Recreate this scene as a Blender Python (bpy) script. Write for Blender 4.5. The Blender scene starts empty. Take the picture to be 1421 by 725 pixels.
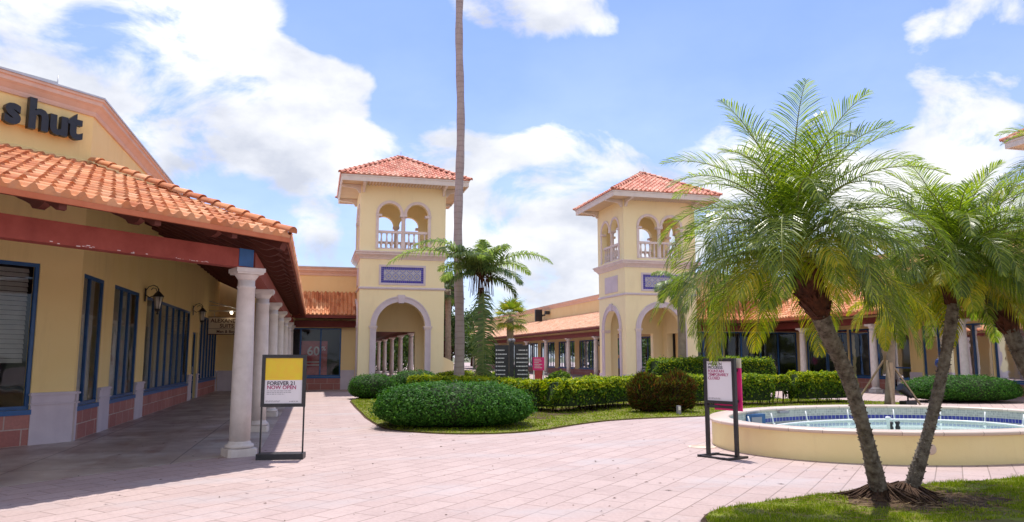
import bpy, math, random
from mathutils import Vector, Matrix, noise as mnoise
random.seed(7)
R = math.radians
PI = math.pi
SC = bpy.context.scene
COL = SC.collection

# ------------------------------------------------------------------ materials
def new_mat(name):
    m = bpy.data.materials.new(name); m.use_nodes = True
    nt = m.node_tree; b = nt.nodes.get('Principled BSDF')
    return m, nt, b
def N(nt, t, **kw):
    n = nt.nodes.new(t)
    for k, v in kw.items():
        if k in n.inputs: n.inputs[k].default_value = v
        else: setattr(n, k, v)
    return n
def c4(c): return (c[0], c[1], c[2], 1.0)
def ramp(nt, fac, stops):
    r = nt.nodes.new('ShaderNodeValToRGB'); e = r.color_ramp.elements
    e[0].position = stops[0][0]; e[0].color = c4(stops[0][1])
    e[1].position = stops[-1][0]; e[1].color = c4(stops[-1][1])
    for p, c in stops[1:-1]:
        x = e.new(p); x.color = c4(c)
    nt.links.new(fac, r.inputs[0]); return r.outputs[0]
def mixc(nt, fac, a, b, blend='MIX'):
    m = nt.nodes.new('ShaderNodeMix'); m.data_type = 'RGBA'; m.blend_type = blend
    for i, v in ((0, fac), (6, a), (7, b)):
        if hasattr(v, 'is_linked') or hasattr(v, 'links'): nt.links.new(v, m.inputs[i])
        else: m.inputs[i].default_value = v if i == 0 else (c4(v) if len(v) == 3 else v)
    return m.outputs[2]
def objco(nt, scale=(1, 1, 1), rot=(0, 0, 0)):
    tc = nt.nodes.new('ShaderNodeTexCoord'); mp = nt.nodes.new('ShaderNodeMapping')
    mp.inputs['Scale'].default_value = scale; mp.inputs['Rotation'].default_value = rot
    nt.links.new(tc.outputs['Object'], mp.inputs[0]); return mp.outputs[0]
def noise(nt, co, scale, detail=4, rough=.55):
    n = N(nt, 'ShaderNodeTexNoise', Scale=scale, Detail=detail, Roughness=rough)
    nt.links.new(co, n.inputs['Vector']); return n.outputs['Fac']
def bump(nt, b, h, strength, dist=.02):
    bp = N(nt, 'ShaderNodeBump', Strength=strength, Distance=dist)
    nt.links.new(h, bp.inputs['Height']); nt.links.new(bp.outputs[0], b.inputs['Normal']); return bp
def mottled(name, a, b_, rough=.85, scale=1.5, fine=40, bmp=.25, streak=0, streak_col=None, metal=0, spec=.3, bdist=.01):
    m, nt, b = new_mat(name)
    co = objco(nt)
    f = noise(nt, co, scale, 5, .6)
    col = ramp(nt, f, [(.3, a), (.7, b_)])
    if streak:
        f2 = noise(nt, objco(nt, (1.7, 1.7, .35)), 1.1, 7, .7)
        f3 = ramp(nt, f2, [(.52, (0, 0, 0)), (.82, (streak, streak, streak))])
        col = mixc(nt, f3, col, streak_col or tuple(x * .6 for x in a))
    nt.links.new(col, b.inputs['Base Color'])
    b.inputs['Roughness'].default_value = rough; b.inputs['Metallic'].default_value = metal
    b.inputs['Specular IOR Level'].default_value = spec
    if bmp: bump(nt, b, noise(nt, co, fine, 3, .6), bmp, bdist)
    return m

M = {}
M['stucco'] = mottled('stucco_yellow', (.86, .65, .28), (.90, .70, .33), scale=.9, fine=60, bmp=.35, streak=.35, streak_col=(.50, .34, .16))
M['stucco_cream'] = mottled('stucco_cream', (.91, .785, .48), (.93, .815, .52), scale=.9, fine=60, bmp=.3, streak=.3, streak_col=(.60, .46, .27))
M['stucco_peach'] = mottled('stucco_peach', (.80, .58, .28), (.84, .64, .33), scale=.8, fine=60, bmp=.25, streak=.3, streak_col=(.58, .38, .2))
M['peach'] = mottled('peach_moulding', (.66, .46, .37), (.73, .53, .43), scale=3, fine=30, bmp=.15, streak=.3, streak_col=(.50, .26, .18))
M['lilac'] = mottled('lilac_trim', (.60, .52, .57), (.68, .60, .64), scale=2.5, fine=50, bmp=.2, streak=.35, streak_col=(.40, .34, .38))
M['lilac_cap'] = mottled('pinkish_stone_trim', (.70, .59, .57), (.77, .67, .64), scale=4, fine=50, bmp=.2, streak=.4, streak_col=(.42, .33, .33))
M['stone'] = mottled('cast_stone_column', (.60, .54, .50), (.72, .66, .62), scale=5, fine=45, bmp=.35, streak=.5, streak_col=(.45, .38, .34))
M['coping'] = mottled('coping_stone', (.58, .46, .38), (.68, .56, .48), scale=5, fine=60, bmp=.3, streak=0)
M['redwood'] = mottled('red_stained_timber', (.25, .045, .03), (.33, .07, .048), rough=.7, scale=4, fine=25, bmp=.3, streak=.6, streak_col=(.17, .03, .022))
M['maroon'] = mottled('maroon_timber', (.15, .03, .024), (.21, .045, .034), rough=.7, scale=4, fine=25, bmp=.3)
M['darkwood'] = mottled('dark_stained_timber', (.10, .028, .02), (.15, .045, .03), rough=.75, scale=4, fine=25, bmp=.3)
M['fascia'] = mottled('orange_fascia_board', (.50, .14, .06), (.58, .19, .09), rough=.7, scale=4, fine=25, bmp=.15)
M['towertrim'] = mottled('tower_eave_board', (.68, .61, .57), (.76, .69, .64), scale=3, fine=40, bmp=.15, streak=.3, streak_col=(.42, .36, .34))
M['soffit'] = mottled('tower_soffit', (.60, .46, .30), (.68, .54, .36), scale=2, fine=40, bmp=.15)
M['navy'] = mottled('navy_window_frame', (.014, .07, .20), (.022, .10, .27), rough=.4, scale=5, fine=60, bmp=.05, spec=.5)
M['blueframe'] = mottled('blue_window_frame', (.02, .10, .28), (.03, .13, .34), rough=.4, scale=5, fine=60, bmp=.05, spec=.5)
M['black'] = mottled('black_metal', (.012, .013, .016), (.03, .03, .034), rough=.42, scale=9, fine=80, bmp=.1, spec=.5)
M['blackletter'] = mottled('black_letter', (.010, .010, .014), (.022, .022, .03), rough=.35, scale=9, bmp=0, spec=.5)
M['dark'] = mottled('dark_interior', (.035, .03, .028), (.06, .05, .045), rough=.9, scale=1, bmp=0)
M['drape'] = mottled('beige_drapes', (.55, .48, .38), (.70, .62, .51), rough=.9, scale=3, fine=30, bmp=.1)
M['blind'] = mottled('pale_blinds', (.45, .42, .38), (.56, .53, .48), rough=.7, scale=3, bmp=0)
M['grey'] = mottled('grey_flat_roof', (.40, .40, .40), (.5, .5, .5), rough=.9, scale=1, bmp=.1)
M['metalcap'] = mottled('pale_metal_flashing', (.50, .50, .52), (.6, .6, .62), rough=.4, metal=.5, scale=3, bmp=0)
M['white'] = mottled('white_pvc', (.72, .73, .73), (.82, .83, .82), rough=.4, scale=8, bmp=.05, spec=.5)
M['bulb'] = mottled('frosted_lamp_glass', (.70, .68, .60), (.78, .75, .68), rough=.25, scale=8, bmp=0, spec=.5)
M['dryleaf'] = mottled('dry_leaf', (.10, .06, .03), (.34, .24, .13), rough=.9, scale=6, bmp=0)
M['woodpost'] = mottled('pale_timber_prop', (.33, .24, .15), (.45, .34, .22), rough=.85, scale=7, fine=30, bmp=.3)
M['paper'] = mottled('white_poster', (.74, .72, .76), (.80, .78, .82), rough=.35, scale=2, bmp=0, spec=.5)
M['yellowpaper'] = mottled('yellow_poster', (.80, .62, .02), (.84, .52, .03), rough=.35, scale=7, bmp=0, spec=.5)
M['pink'] = mottled('hot_pink_panel', (.80, .025, .20), (.84, .04, .25), rough=.4, scale=2, bmp=0, spec=.4)
M['creampaper'] = mottled('cream_panel', (.72, .66, .46), (.76, .70, .50), rough=.4, scale=2, bmp=0)
M['redpaper'] = mottled('dark_red_poster', (.35, .04, .045), (.55, .08, .08), rough=.5, scale=5, bmp=0)
M['signcream'] = mottled('cream_painted_sign', (.66, .55, .40), (.72, .61, .46), rough=.6, scale=4, fine=30, bmp=.1)
M['brownletter'] = mottled('brown_lettering', (.08, .03, .02), (.12, .045, .03), rough=.6, bmp=0)
M['redletter'] = mottled('crimson_lettering', (.35, .02, .12), (.42, .03, .16), rough=.6, bmp=0)
M['whiteletter'] = mottled('white_lettering', (.75, .75, .75), (.8, .8, .8), rough=.5, bmp=0)
M['blackink'] = mottled('dark_ink', (.02, .02, .03), (.035, .03, .05), rough=.6, bmp=0)
M['inkgrey'] = mottled('grey_ink', (.25, .24, .28), (.32, .3, .34), rough=.6, bmp=0)
M['soil'] = mottled('brown_soil', (.045, .026, .014), (.13, .078, .042), rough=.95, scale=14, fine=60, bmp=.8, bdist=.03)
M['skin'] = mottled('skin', (.45, .26, .18), (.5, .3, .2), rough=.6, bmp=0)
M['shirtblue'] = mottled('blue_shirt', (.03, .08, .32), (.04, .11, .4), rough=.8, bmp=0)
M['shirtred'] = mottled('red_shirt', (.45, .03, .04), (.52, .05, .06), rough=.8, bmp=0)
M['hair'] = mottled('dark_hair', (.02, .013, .01), (.04, .025, .018), rough=.7, bmp=0)
M['rooftar'] = M['grey']

def mat_tile(name, cols):
    m, nt, b = new_mat(name)
    g = nt.nodes.new('ShaderNodeNewGeometry')
    co = objco(nt)
    # each tile keeps a tone of its own: cell noise on a lattice the size of one tile
    at = nt.nodes.new('ShaderNodeAttribute'); at.attribute_name = 'tone'
    f = at.outputs['Fac']
    col = ramp(nt, f, [(0, cols[0]), (.35, cols[1]), (.7, cols[2]), (1, cols[3])])
    d = ramp(nt, noise(nt, co, 9, 5, .65), [(.42, (0, 0, 0)), (.72, (.5, .5, .5))])
    col = mixc(nt, d, col, cols[4])
    col = mixc(nt, ramp(nt, noise(nt, co, 1.6, 7, .68), [(.5, (0, 0, 0)), (.72, (.55, .55, .55))]), col, (.22, .10, .06))
    nt.links.new(col, b.inputs['Base Color']); b.inputs['Roughness'].default_value = .75
    b.inputs['Specular IOR Level'].default_value = .3
    bump(nt, b, noise(nt, co, 50, 3), .3, .01)
    return m
M['tile'] = mat_tile('terracotta_tiles', [(.44, .13, .05), (.58, .21, .085), (.66, .29, .13), (.74, .41, .23), (.50, .28, .18)])
M['tiletower'] = mat_tile('faded_terracotta_tiles', [(.50, .15, .10), (.60, .22, .15), (.66, .30, .22), (.72, .42, .32), (.70, .45, .36)])
M['tilepale'] = mat_tile('pale_terracotta_tiles', [(.60, .30, .18), (.66, .36, .22), (.70, .42, .28), (.74, .48, .34), (.66, .42, .30)])

def mat_glass():
    m, nt, b = new_mat('window_glass'); nt.nodes.remove(b)
    out = nt.nodes.get('Material Output')
    tr = N(nt, 'ShaderNodeBsdfTransparent'); tr.inputs[0].default_value = (.88, .92, .92, 1)
    gl = N(nt, 'ShaderNodeBsdfGlossy', Roughness=.03); gl.inputs[0].default_value = (.9, .95, 1, 1)
    fr = N(nt, 'ShaderNodeFresnel', IOR=1.5)
    ad = N(nt, 'ShaderNodeMath', operation='MULTIPLY_ADD'); ad.inputs[1].default_value = 1.0; ad.inputs[2].default_value = .0
    ad.use_clamp = True
    nt.links.new(fr.outputs[0], ad.inputs[0])
    w = noise(nt, objco(nt), 1.3, 2)
    bp = N(nt, 'ShaderNodeBump', Strength=.06, Distance=.05); nt.links.new(w, bp.inputs['Height']); nt.links.new(bp.outputs[0], gl.inputs['Normal'])
    mx = N(nt, 'ShaderNodeMixShader'); nt.links.new(ad.outputs[0], mx.inputs[0]); nt.links.new(tr.outputs[0], mx.inputs[1]); nt.links.new(gl.outputs[0], mx.inputs[2])
    nt.links.new(mx.outputs[0], out.inputs[0]); return m
M['glass'] = mat_glass()

def mat_brick(name, d, c1, c2, mortar, bw, rh, ms=.012, bmp=.6, rough=.85, off=.5, bias=0):
    """bricks laid along the horizontal direction d; rows run up z (d=None: rows run on the floor, turned 45 degrees)"""
    m, nt, b = new_mat(name)
    tc = nt.nodes.new('ShaderNodeTexCoord')
    if d is None:
        mp = nt.nodes.new('ShaderNodeMapping'); mp.inputs['Rotation'].default_value = (0, 0, R(-45)); nt.links.new(tc.outputs['Object'], mp.inputs[0]); co = mp.outputs[0]
    else:
        dt = N(nt, 'ShaderNodeVectorMath', operation='DOT_PRODUCT'); dt.inputs[1].default_value = (d[0], d[1], 0); nt.links.new(tc.outputs['Object'], dt.inputs[0])
        sp = nt.nodes.new('ShaderNodeSeparateXYZ'); nt.links.new(tc.outputs['Object'], sp.inputs[0])
        cb = nt.nodes.new('ShaderNodeCombineXYZ'); nt.links.new(dt.outputs['Value'], cb.inputs[0]); nt.links.new(sp.outputs[2], cb.inputs[1]); co = cb.outputs[0]
    br = N(nt, 'ShaderNodeTexBrick', offset=off); br.inputs['Scale'].default_value = 1
    br.inputs['Color1'].default_value = c4(c1); br.inputs['Color2'].default_value = c4(c2); br.inputs['Mortar'].default_value = c4(mortar)
    br.inputs['Mortar Size'].default_value = ms; br.inputs['Brick Width'].default_value = bw; br.inputs['Row Height'].default_value = rh
    br.inputs['Mortar Smooth'].default_value = .15; br.inputs['Bias'].default_value = bias
    nt.links.new(co, br.inputs['Vector'])
    oc = tc.outputs['Object']
    n1 = noise(nt, oc, .7, 5, .6); n2 = noise(nt, oc, 22, 4, .65)
    col = mixc(nt, ramp(nt, n1, [(.35, (0, 0, 0)), (.7, (.5, .5, .5))]), br.outputs['Color'], tuple(x * .78 for x in c1))
    col = mixc(nt, .35, col, ramp(nt, n2, [(.3, (.35, .35, .35)), (.7, (.65, .65, .65))]), 'OVERLAY')
    nt.links.new(col, b.inputs['Base Color']); b.inputs['Roughness'].default_value = rough
    inv = N(nt, 'ShaderNodeMath', operation='MULTIPLY_ADD'); inv.inputs[1].default_value = -1.; inv.inputs[2].default_value = 1.
    nt.links.new(br.outputs['Fac'], inv.inputs[0])
    ad = N(nt, 'ShaderNodeMath', operation='MULTIPLY_ADD'); ad.inputs[1].default_value = .35; nt.links.new(n2, ad.inputs[0]); nt.links.new(inv.outputs[0], ad.inputs[2])
    bump(nt, b, ad.outputs[0], bmp, .008)
    return m, nt, b
S2 = 1 / math.sqrt(2)
BR = ((.42, .16, .135), (.52, .23, .19), (.60, .48, .42))
M['brickY'] = mat_brick('split_block_base', (0, 1), *BR, .62, .31)[0]
M['brickX'] = mat_brick('split_block_base_front', (1, 0), *BR, .62, .31)[0]
M['brickD'] = mat_brick('split_block_base_corner', (S2, S2), *BR, .62, .31)[0]

def mat_pavers():
    m, nt, b = mat_brick('pink_pavers', None, (.415, .305, .285), (.465, .35, .328), (.20, .145, .125), .66, .33, .008, .45, .8)
    # a worn greyish band and scattered dark specks
    link = b.inputs['Base Color'].links[0].from_socket
    co = objco(nt)
    sp = N(nt, 'ShaderNodeTexVoronoi', Scale=2.2); nt.links.new(co, sp.inputs['Vector'])
    s = ramp(nt, sp.outputs['Distance'], [(.0, (1, 1, 1)), (.028, (1, 1, 1)), (.04, (0, 0, 0))])
    col = mixc(nt, s, link, (.14, .09, .07))
    w = noise(nt, objco(nt, (.35, .8, 1), (0, 0, R(20))), .9, 6, .62)
    col = mixc(nt, ramp(nt, w, [(.52, (0, 0, 0)), (.66, (.55, .55, .55))]), col, (.40, .36, .37))
    w2 = noise(nt, objco(nt), 3.2, 6, .7)
    col = mixc(nt, ramp(nt, w2, [(.55, (0, 0, 0)), (.72, (.45, .45, .45))]), col, (.27, .19, .175))
    nt.links.new(col, b.inputs['Base Color'])
    return m
M['pavers'] = mat_pavers()

def mat_slab():
    m, nt, b = new_mat('arcade_concrete')
    co = objco(nt)
    a = ramp(nt, noise(nt, co, .8, 6, .62), [(.3, (.26, .20, .175)), (.5, (.39, .335, .30)), (.7, (.54, .51, .47))])
    br = N(nt, 'ShaderNodeTexBrick', offset=0.); br.inputs['Scale'].default_value = 1; br.inputs['Brick Width'].default_value = 2.1; br.inputs['Row Height'].default_value = 2.1
    br.inputs['Mortar Size'].default_value = .012; br.inputs['Color1'].default_value = (.5, .5, .5, 1); br.inputs['Color2'].default_value = (.62, .58, .56, 1); br.inputs['Mortar'].default_value = (.16, .15, .15, 1)
    nt.links.new(objco(nt, rot=(0, 0, R(0))), br.inputs['Vector'])
    col = mixc(nt, .8, a, br.outputs['Color'], 'OVERLAY')
    st = ramp(nt, noise(nt, objco(nt, (1.4, .5, 1)), 1.4, 5, .6), [(.52, (0, 0, 0)), (.68, (.6, .6, .6))])
    col = mixc(nt, st, col, (.22, .11, .09))
    nt.links.new(col, b.inputs['Base Color'])
    rr = nt.nodes.new('ShaderNodeMapRange'); rr.inputs['To Min'].default_value = .22; rr.inputs['To Max'].default_value = .6
    nt.links.new(noise(nt, co, 1.7, 5), rr.inputs[0]); nt.links.new(rr.outputs[0], b.inputs['Roughness'])
    bump(nt, b, noise(nt, co, 30, 4), .15, .01)
    return m
M['slab'] = mat_slab()

def mat_leaf(name, stops, trans=.35, rough=.45, tcol=None, spec=.25):
    m, nt, b = new_mat(name)
    out = nt.nodes.get('Material Output')
    g = nt.nodes.new('ShaderNodeNewGeometry')
    col = ramp(nt, g.outputs['Random Per Island'], stops)
    nt.links.new(col, b.inputs['Base Color']); b.inputs['Roughness'].default_value = rough
    b.inputs['Specular IOR Level'].default_value = spec
    if trans:
        tl = nt.nodes.new('ShaderNodeBsdfTranslucent')
        tc = mixc(nt, 1., col, tcol or (1.6, 1.7, .45), 'MULTIPLY'); nt.links.new(tc, tl.inputs[0])
        mx = N(nt, 'ShaderNodeMixShader'); mx.inputs[0].default_value = trans
        nt.links.new(b.outputs[0], mx.inputs[1]); nt.links.new(tl.outputs[0], mx.inputs[2]); nt.links.new(mx.outputs[0], out.inputs[0])
    return m
M['date'] = mat_leaf('date_palm_leaflets', [(0, (.04, .075, .010)), (.5, (.11, .165, .02)), (1, (.24, .29, .04))], .48, .33, (2.0, 2.1, .45), spec=.45)
M['dateold'] = mat_leaf('yellowing_palm_leaflets', [(0, (.14, .19, .012)), (.5, (.27, .28, .018)), (1, (.44, .34, .025))], .42)
M['queen'] = mat_leaf('queen_palm_leaflets', [(0, (.12, .18, .07)), (.5, (.21, .29, .12)), (1, (.34, .40, .17))], .48, .4, (1.4, 1.5, .6))
M['hang'] = mat_leaf('hanging_frond_leaflets', [(0, (.08, .14, .05)), (.6, (.14, .21, .08)), (1, (.22, .26, .10))], .3)
M['fan'] = mat_leaf('fan_palm_leaves', [(0, (.08, .14, .02)), (.6, (.20, .26, .04)), (1, (.42, .33, .06))], .35)
M['bush'] = mat_leaf('dark_green_shrub_leaves', [(0, (.018, .070, .008)), (.6, (.042, .14, .016)), (1, (.10, .23, .035))], .25, .5, spec=.12)
M['hedge'] = mat_leaf('green_hedge_leaves', [(0, (.03, .085, .006)), (.5, (.08, .16, .012)), (1, (.20, .29, .02))], .3, .5, spec=.12)
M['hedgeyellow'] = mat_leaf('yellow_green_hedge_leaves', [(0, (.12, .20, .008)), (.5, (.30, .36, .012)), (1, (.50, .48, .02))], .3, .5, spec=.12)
M['redleaf'] = mat_leaf('bronze_red_shrub_leaves', [(0, (.03, .02, .008)), (.35, (.09, .03, .012)), (.6, (.05, .09, .012)), (.85, (.10, .14, .02)), (1, (.24, .06, .03))], .25, .55, spec=.1)
M['tree'] = mat_leaf('tree_leaves', [(0, (.03, .06, .018)), (.6, (.06, .11, .03)), (1, (.12, .17, .05))], .3, .5)
M['grass'] = mat_leaf('grass_blades', [(0, (.11, .17, .008)), (.6, (.22, .29, .015)), (.9, (.32, .37, .03)), (1, (.40, .34, .10))], .3, .7, spec=.1)
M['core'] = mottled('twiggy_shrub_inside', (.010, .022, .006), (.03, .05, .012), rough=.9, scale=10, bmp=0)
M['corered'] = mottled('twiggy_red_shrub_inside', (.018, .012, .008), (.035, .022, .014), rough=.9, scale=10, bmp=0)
M['rachis'] = mottled('frond_stalk', (.16, .20, .05), (.24, .26, .08), rough=.6, scale=6, bmp=0)
M['boots'] = mottled('fibrous_brown_palm_boots', (.03, .010, .006), (.11, .035, .016), rough=.9, scale=12, fine=50, bmp=.6, bdist=.02)
M['datetrunk'] = mottled('lichened_palm_trunk', (.05, .034, .025), (.25, .22, .175), rough=.9, scale=13, fine=45, bmp=.8, bdist=.02)
M['dateroots'] = mottled('brown_root_mass', (.03, .016, .010), (.10, .055, .032), rough=.95, scale=20, fine=60, bmp=.8, bdist=.02)
M['royal'] = mottled('smooth_grey_trunk', (.34, .27, .27), (.44, .36, .35), rough=.85, scale=1.8, fine=25, bmp=.4, streak=.5, streak_col=(.24, .17, .16))
def rings(mname):
    m = M[mname]; nt = m.node_tree; b = nt.nodes.get('Principled BSDF'); src = b.inputs['Base Color'].links[0].from_socket
    w = N(nt, 'ShaderNodeTexWave', wave_type='BANDS', bands_direction='Z', Scale=1.3, Distortion=2.5, Detail=3); w.inputs['Detail Scale'].default_value = 2.5
    nt.links.new(objco(nt), w.inputs['Vector']); f = ramp(nt, w.outputs['Fac'], [(.0, (.3, .3, .3)), (.2, (0, 0, 0))])
    nt.links.new(mixc(nt, f, src, (.17, .12, .115)), b.inputs['Base Color'])
rings('royal')
M['queentrunk'] = mottled('ringed_trunk', (.22, .17, .12), (.33, .27, .2), rough=.85, scale=5, fine=25, bmp=.5)
M['lawn'] = mottled('lawn_ground', (.12, .085, .03), (.17, .21, .022), rough=.95, scale=3, fine=40, bmp=.5, bdist=.02)
M['farground'] = mottled('distant_ground', (.10, .11, .06), (.17, .17, .12), rough=.95, scale=.2, fine=10, bmp=.2)
M['aqua'] = mottled('aqua_pool_paint', (.30, .52, .55), (.38, .60, .62), rough=.6, scale=2, bmp=0)

def mat_water():
    m, nt, b = new_mat('shallow_pool_water')
    b.inputs['Base Color'].default_value = (.33, .46, .42, 1); b.inputs['Roughness'].default_value = .08
    bump(nt, b, noise(nt, objco(nt), 5, 3), .08, .03); return m
M['water'] = mat_water()
def mat_mosaic(name, c1, c2, g, s):
    m, nt, b = new_mat(name)
    tc = nt.nodes.new('ShaderNodeTexCoord')
    br = N(nt, 'ShaderNodeTexBrick', offset=0.); br.inputs['Scale'].default_value = 1; br.inputs['Brick Width'].default_value = s; br.inputs['Row Height'].default_value = s
    br.inputs['Mortar Size'].default_value = s * .07; br.inputs['Color1'].default_value = c4(c1); br.inputs['Color2'].default_value = c4(c2); br.inputs['Mortar'].default_value = c4(g)
    nt.links.new(tc.outputs['UV'], br.inputs['Vector']); nt.links.new(br.outputs['Color'], b.inputs['Base Color']); b.inputs['Roughness'].default_value = .3
    return m
M['mosaic'] = mat_mosaic('grey_blue_mosaic', (.30, .30, .30), (.48, .47, .44), (.58, .56, .52), .05)
M['copingj'] = mat_mosaic('coping_slabs', (.58, .46, .38), (.68, .56, .48), (.30, .22, .18), .6)
M['copingj'].node_tree.nodes['Brick Texture'].inputs['Mortar Size'].default_value = .006
M['bluetile'] = mat_mosaic('cobalt_tiles', (.02, .025, .24), (.035, .045, .34), (.40, .41, .46), .10)

def mat_deco():
    """hand-painted ceramic panel: repeating medallions on cream"""
    m, nt, b = new_mat('painted_ceramic_tiles')
    tc = nt.nodes.new('ShaderNodeTexCoord')
    def vor(scale, c, w, col, base, feature='F1'):
        v = N(nt, 'ShaderNodeTexVoronoi', Scale=scale); v.inputs['Randomness'].default_value = .0; v.feature = feature
        nt.links.new(tc.outputs['UV'], v.inputs['Vector'])
        f = ramp(nt, v.outputs['Distance'], [(max(0, c - w), (0, 0, 0)), (c, (1, 1, 1)), (min(1, c + w), (0, 0, 0))])
        return mixc(nt, f, base, col)
    x = vor(2.9, .42, .1, (.10, .12, .45), (.62, .58, .50))
    x = vor(2.9, .25, .07, (.42, .30, .08), x)
    x = vor(2.9, .05, .13, (.06, .10, .50), x)
    x = vor(8.7, .40, .16, (.22, .24, .46), x)
    nt.links.new(x, b.inputs['Base Color']); b.inputs['Roughness'].default_value = .3
    return m
M['deco'] = mat_deco()
M['decoborder'] = mat_mosaic('navy_border_tiles', (.02, .015, .22), (.05, .03, .38), (.22, .2, .45), .1)

# ------------------------------------------------------------------ mesh builder
class MB:
    def __init__(s): s.v = []; s.f = []; s.mi = []; s.uv = {}; s.tone = None; s.sm = []
    def add(s, vs, fs, mi=0, sm=False):
        o = len(s.v); s.v += [tuple(x) for x in vs]; s.f += [tuple(i + o for i in f) for f in fs]; s.mi += [mi] * len(fs); s.sm += [sm] * len(fs); return s
    def box(s, x0, x1, y0, y1, z0, z1, mi=0):
        v = [(x0, y0, z0), (x1, y0, z0), (x1, y1, z0), (x0, y1, z0), (x0, y0, z1), (x1, y0, z1), (x1, y1, z1), (x0, y1, z1)]
        return s.add(v, [(0, 3, 2, 1), (4, 5, 6, 7), (0, 1, 5, 4), (1, 2, 6, 5), (2, 3, 7, 6), (3, 0, 4, 7)], mi)
    def obox(s, o, d, L, w, z0, z1, mi=0, n=None):
        """box from point o along the 2D direction d by L, width w to the side n (default centred)"""
        d = Vector(d).normalized(); p = Vector((-d.y, d.x)); o = Vector(o)
        a, b_ = (-w / 2, w / 2) if n is None else ((0, w) if n > 0 else (-w, 0))
        q = [o + p * a, o + d * L + p * a, o + d * L + p * b_, o + p * b_]
        v = [(x.x, x.y, z0) for x in q] + [(x.x, x.y, z1) for x in q]
        return s.add(v, [(0, 3, 2, 1), (4, 5, 6, 7), (0, 1, 5, 4), (1, 2, 6, 5), (2, 3, 7, 6), (3, 0, 4, 7)], mi)
    def prism(s, poly, z0, z1, mi=0):
        n = len(poly); v = [(p[0], p[1], z0) for p in poly] + [(p[0], p[1], z1) for p in poly]
        f = [tuple(range(n))[::-1], tuple(range(n, 2 * n))] + [(i, (i + 1) % n, n + (i + 1) % n, n + i) for i in range(n)]
        return s.add(v, f, mi)
    def tube(s, pts, rad, n=8, mi=0, cap=True, sm=True):
        pts = [Vector(p) for p in pts]
        if not isinstance(rad, (list, tuple)): rad = [rad] * len(pts)
        vs = []; prev = None
        for i, p in enumerate(pts):
            t = (pts[min(i + 1, len(pts) - 1)] - pts[max(i - 1, 0)]).normalized()
            if prev is None: a = t.orthogonal().normalized()
            else:
                a = prev - t * prev.dot(t); a = a.normalized() if a.length > 1e-5 else t.orthogonal().normalized()
            prev = a; b_ = t.cross(a)
            for k in range(n):
                an = 2 * PI * k / n; vs.append(p + (a * math.cos(an) + b_ * math.sin(an)) * rad[i])
        fs = [(i * n + k, i * n + (k + 1) % n, (i + 1) * n + (k + 1) % n, (i + 1) * n + k) for i in range(len(pts) - 1) for k in range(n)]
        s.add(vs, fs, mi, sm)
        if cap:
            o = len(s.v) - len(vs)
            s.f += [tuple(o + k for k in range(n))[::-1], tuple(o + (len(pts) - 1) * n + k for k in range(n))]; s.mi += [mi, mi]; s.sm += [False, False]
        return s
    def lathe(s, prof, n=16, c=(0, 0, 0), mi=0, sm=True, cap=True):
        vs = []
        for r, z in prof:
            for k in range(n): vs.append((c[0] + r * math.cos(2 * PI * k / n), c[1] + r * math.sin(2 * PI * k / n), c[2] + z))
        fs = [(i * n + k, i * n + (k + 1) % n, (i + 1) * n + (k + 1) % n, (i + 1) * n + k) for i in range(len(prof) - 1) for k in range(n)]
        s.add(vs, fs, mi, sm)
        if cap:
            o = len(s.v) - len(vs)
            s.f += [tuple(o + k for k in range(n))[::-1], tuple(o + (len(prof) - 1) * n + k for k in range(n))]; s.mi += [mi, mi]; s.sm += [False, False]
        return s
    def xf(s, mat): s.v = [tuple(mat @ Vector(v)) for v in s.v]; return s
    def build(s, name, mats, parent=None, smooth=None, world=True):
        me = bpy.data.meshes.new(name)
        o = bpy.data.objects.new(name, me); COL.objects.link(o)
        vs = s.v
        if parent is not None:
            if world:
                a = Vector((0, 0, 0)); p = parent
                while p: a += p.location; p = p.parent
                if a.length > 0: vs = [(v[0] - a.x, v[1] - a.y, v[2] - a.z) for v in vs]
            o.parent = parent
        me.from_pydata(vs, [], s.f)
        if not isinstance(mats, (list, tuple)): mats = [mats]
        for m in mats: me.materials.append(M[m] if isinstance(m, str) else m)
        me.polygons.foreach_set('material_index', s.mi)
        me.polygons.foreach_set('use_smooth', s.sm if smooth is None else [smooth] * len(s.f))
        if s.uv:
            ul = me.uv_layers.new(name='UVMap')
            for p in me.polygons:
                u = s.uv.get(p.index)
                if u:
                    for k, li in enumerate(p.loop_indices): ul.data[li].uv = u[k]
        if s.tone is not None:
            at = me.attributes.new('tone', 'FLOAT', 'FACE'); at.data.foreach_set('value', s.tone)
        me.update(); return o
def setp(o, label=None, cat=None, group=None, kind=None):
    for k, v in (('label', label), ('category', cat), ('group', group), ('kind', kind)):
        if v: o[k] = v
    return o
def thing(name, label, cat, loc=(0, 0, 0), rz=0, group=None):
    o = bpy.data.objects.new(name, None); COL.objects.link(o); o.empty_display_size = .3
    o.location = loc; o.rotation_euler = (0, 0, rz); return setp(o, label, cat, group)
def copy_tree(o, parent=None):
    c = o.copy(); COL.objects.link(c); c.parent = parent
    for ch in [x for x in KIDS.get(o.name, [])]: copy_tree(ch, c)
    return c
KIDS = {}
def index_kids():
    KIDS.clear()
    for o in COL.objects:
        if o.parent: KIDS.setdefault(o.parent.name, []).append(o)
def dup_part(o, loc, parent, rz=None):
    c = o.copy(); COL.objects.link(c); c.parent = parent; c.location = loc
    if rz is not None: c.rotation_euler = (0, 0, rz)
    for ch in list(o.children):
        g = ch.copy(); COL.objects.link(g); g.parent = c
    return c
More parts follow.
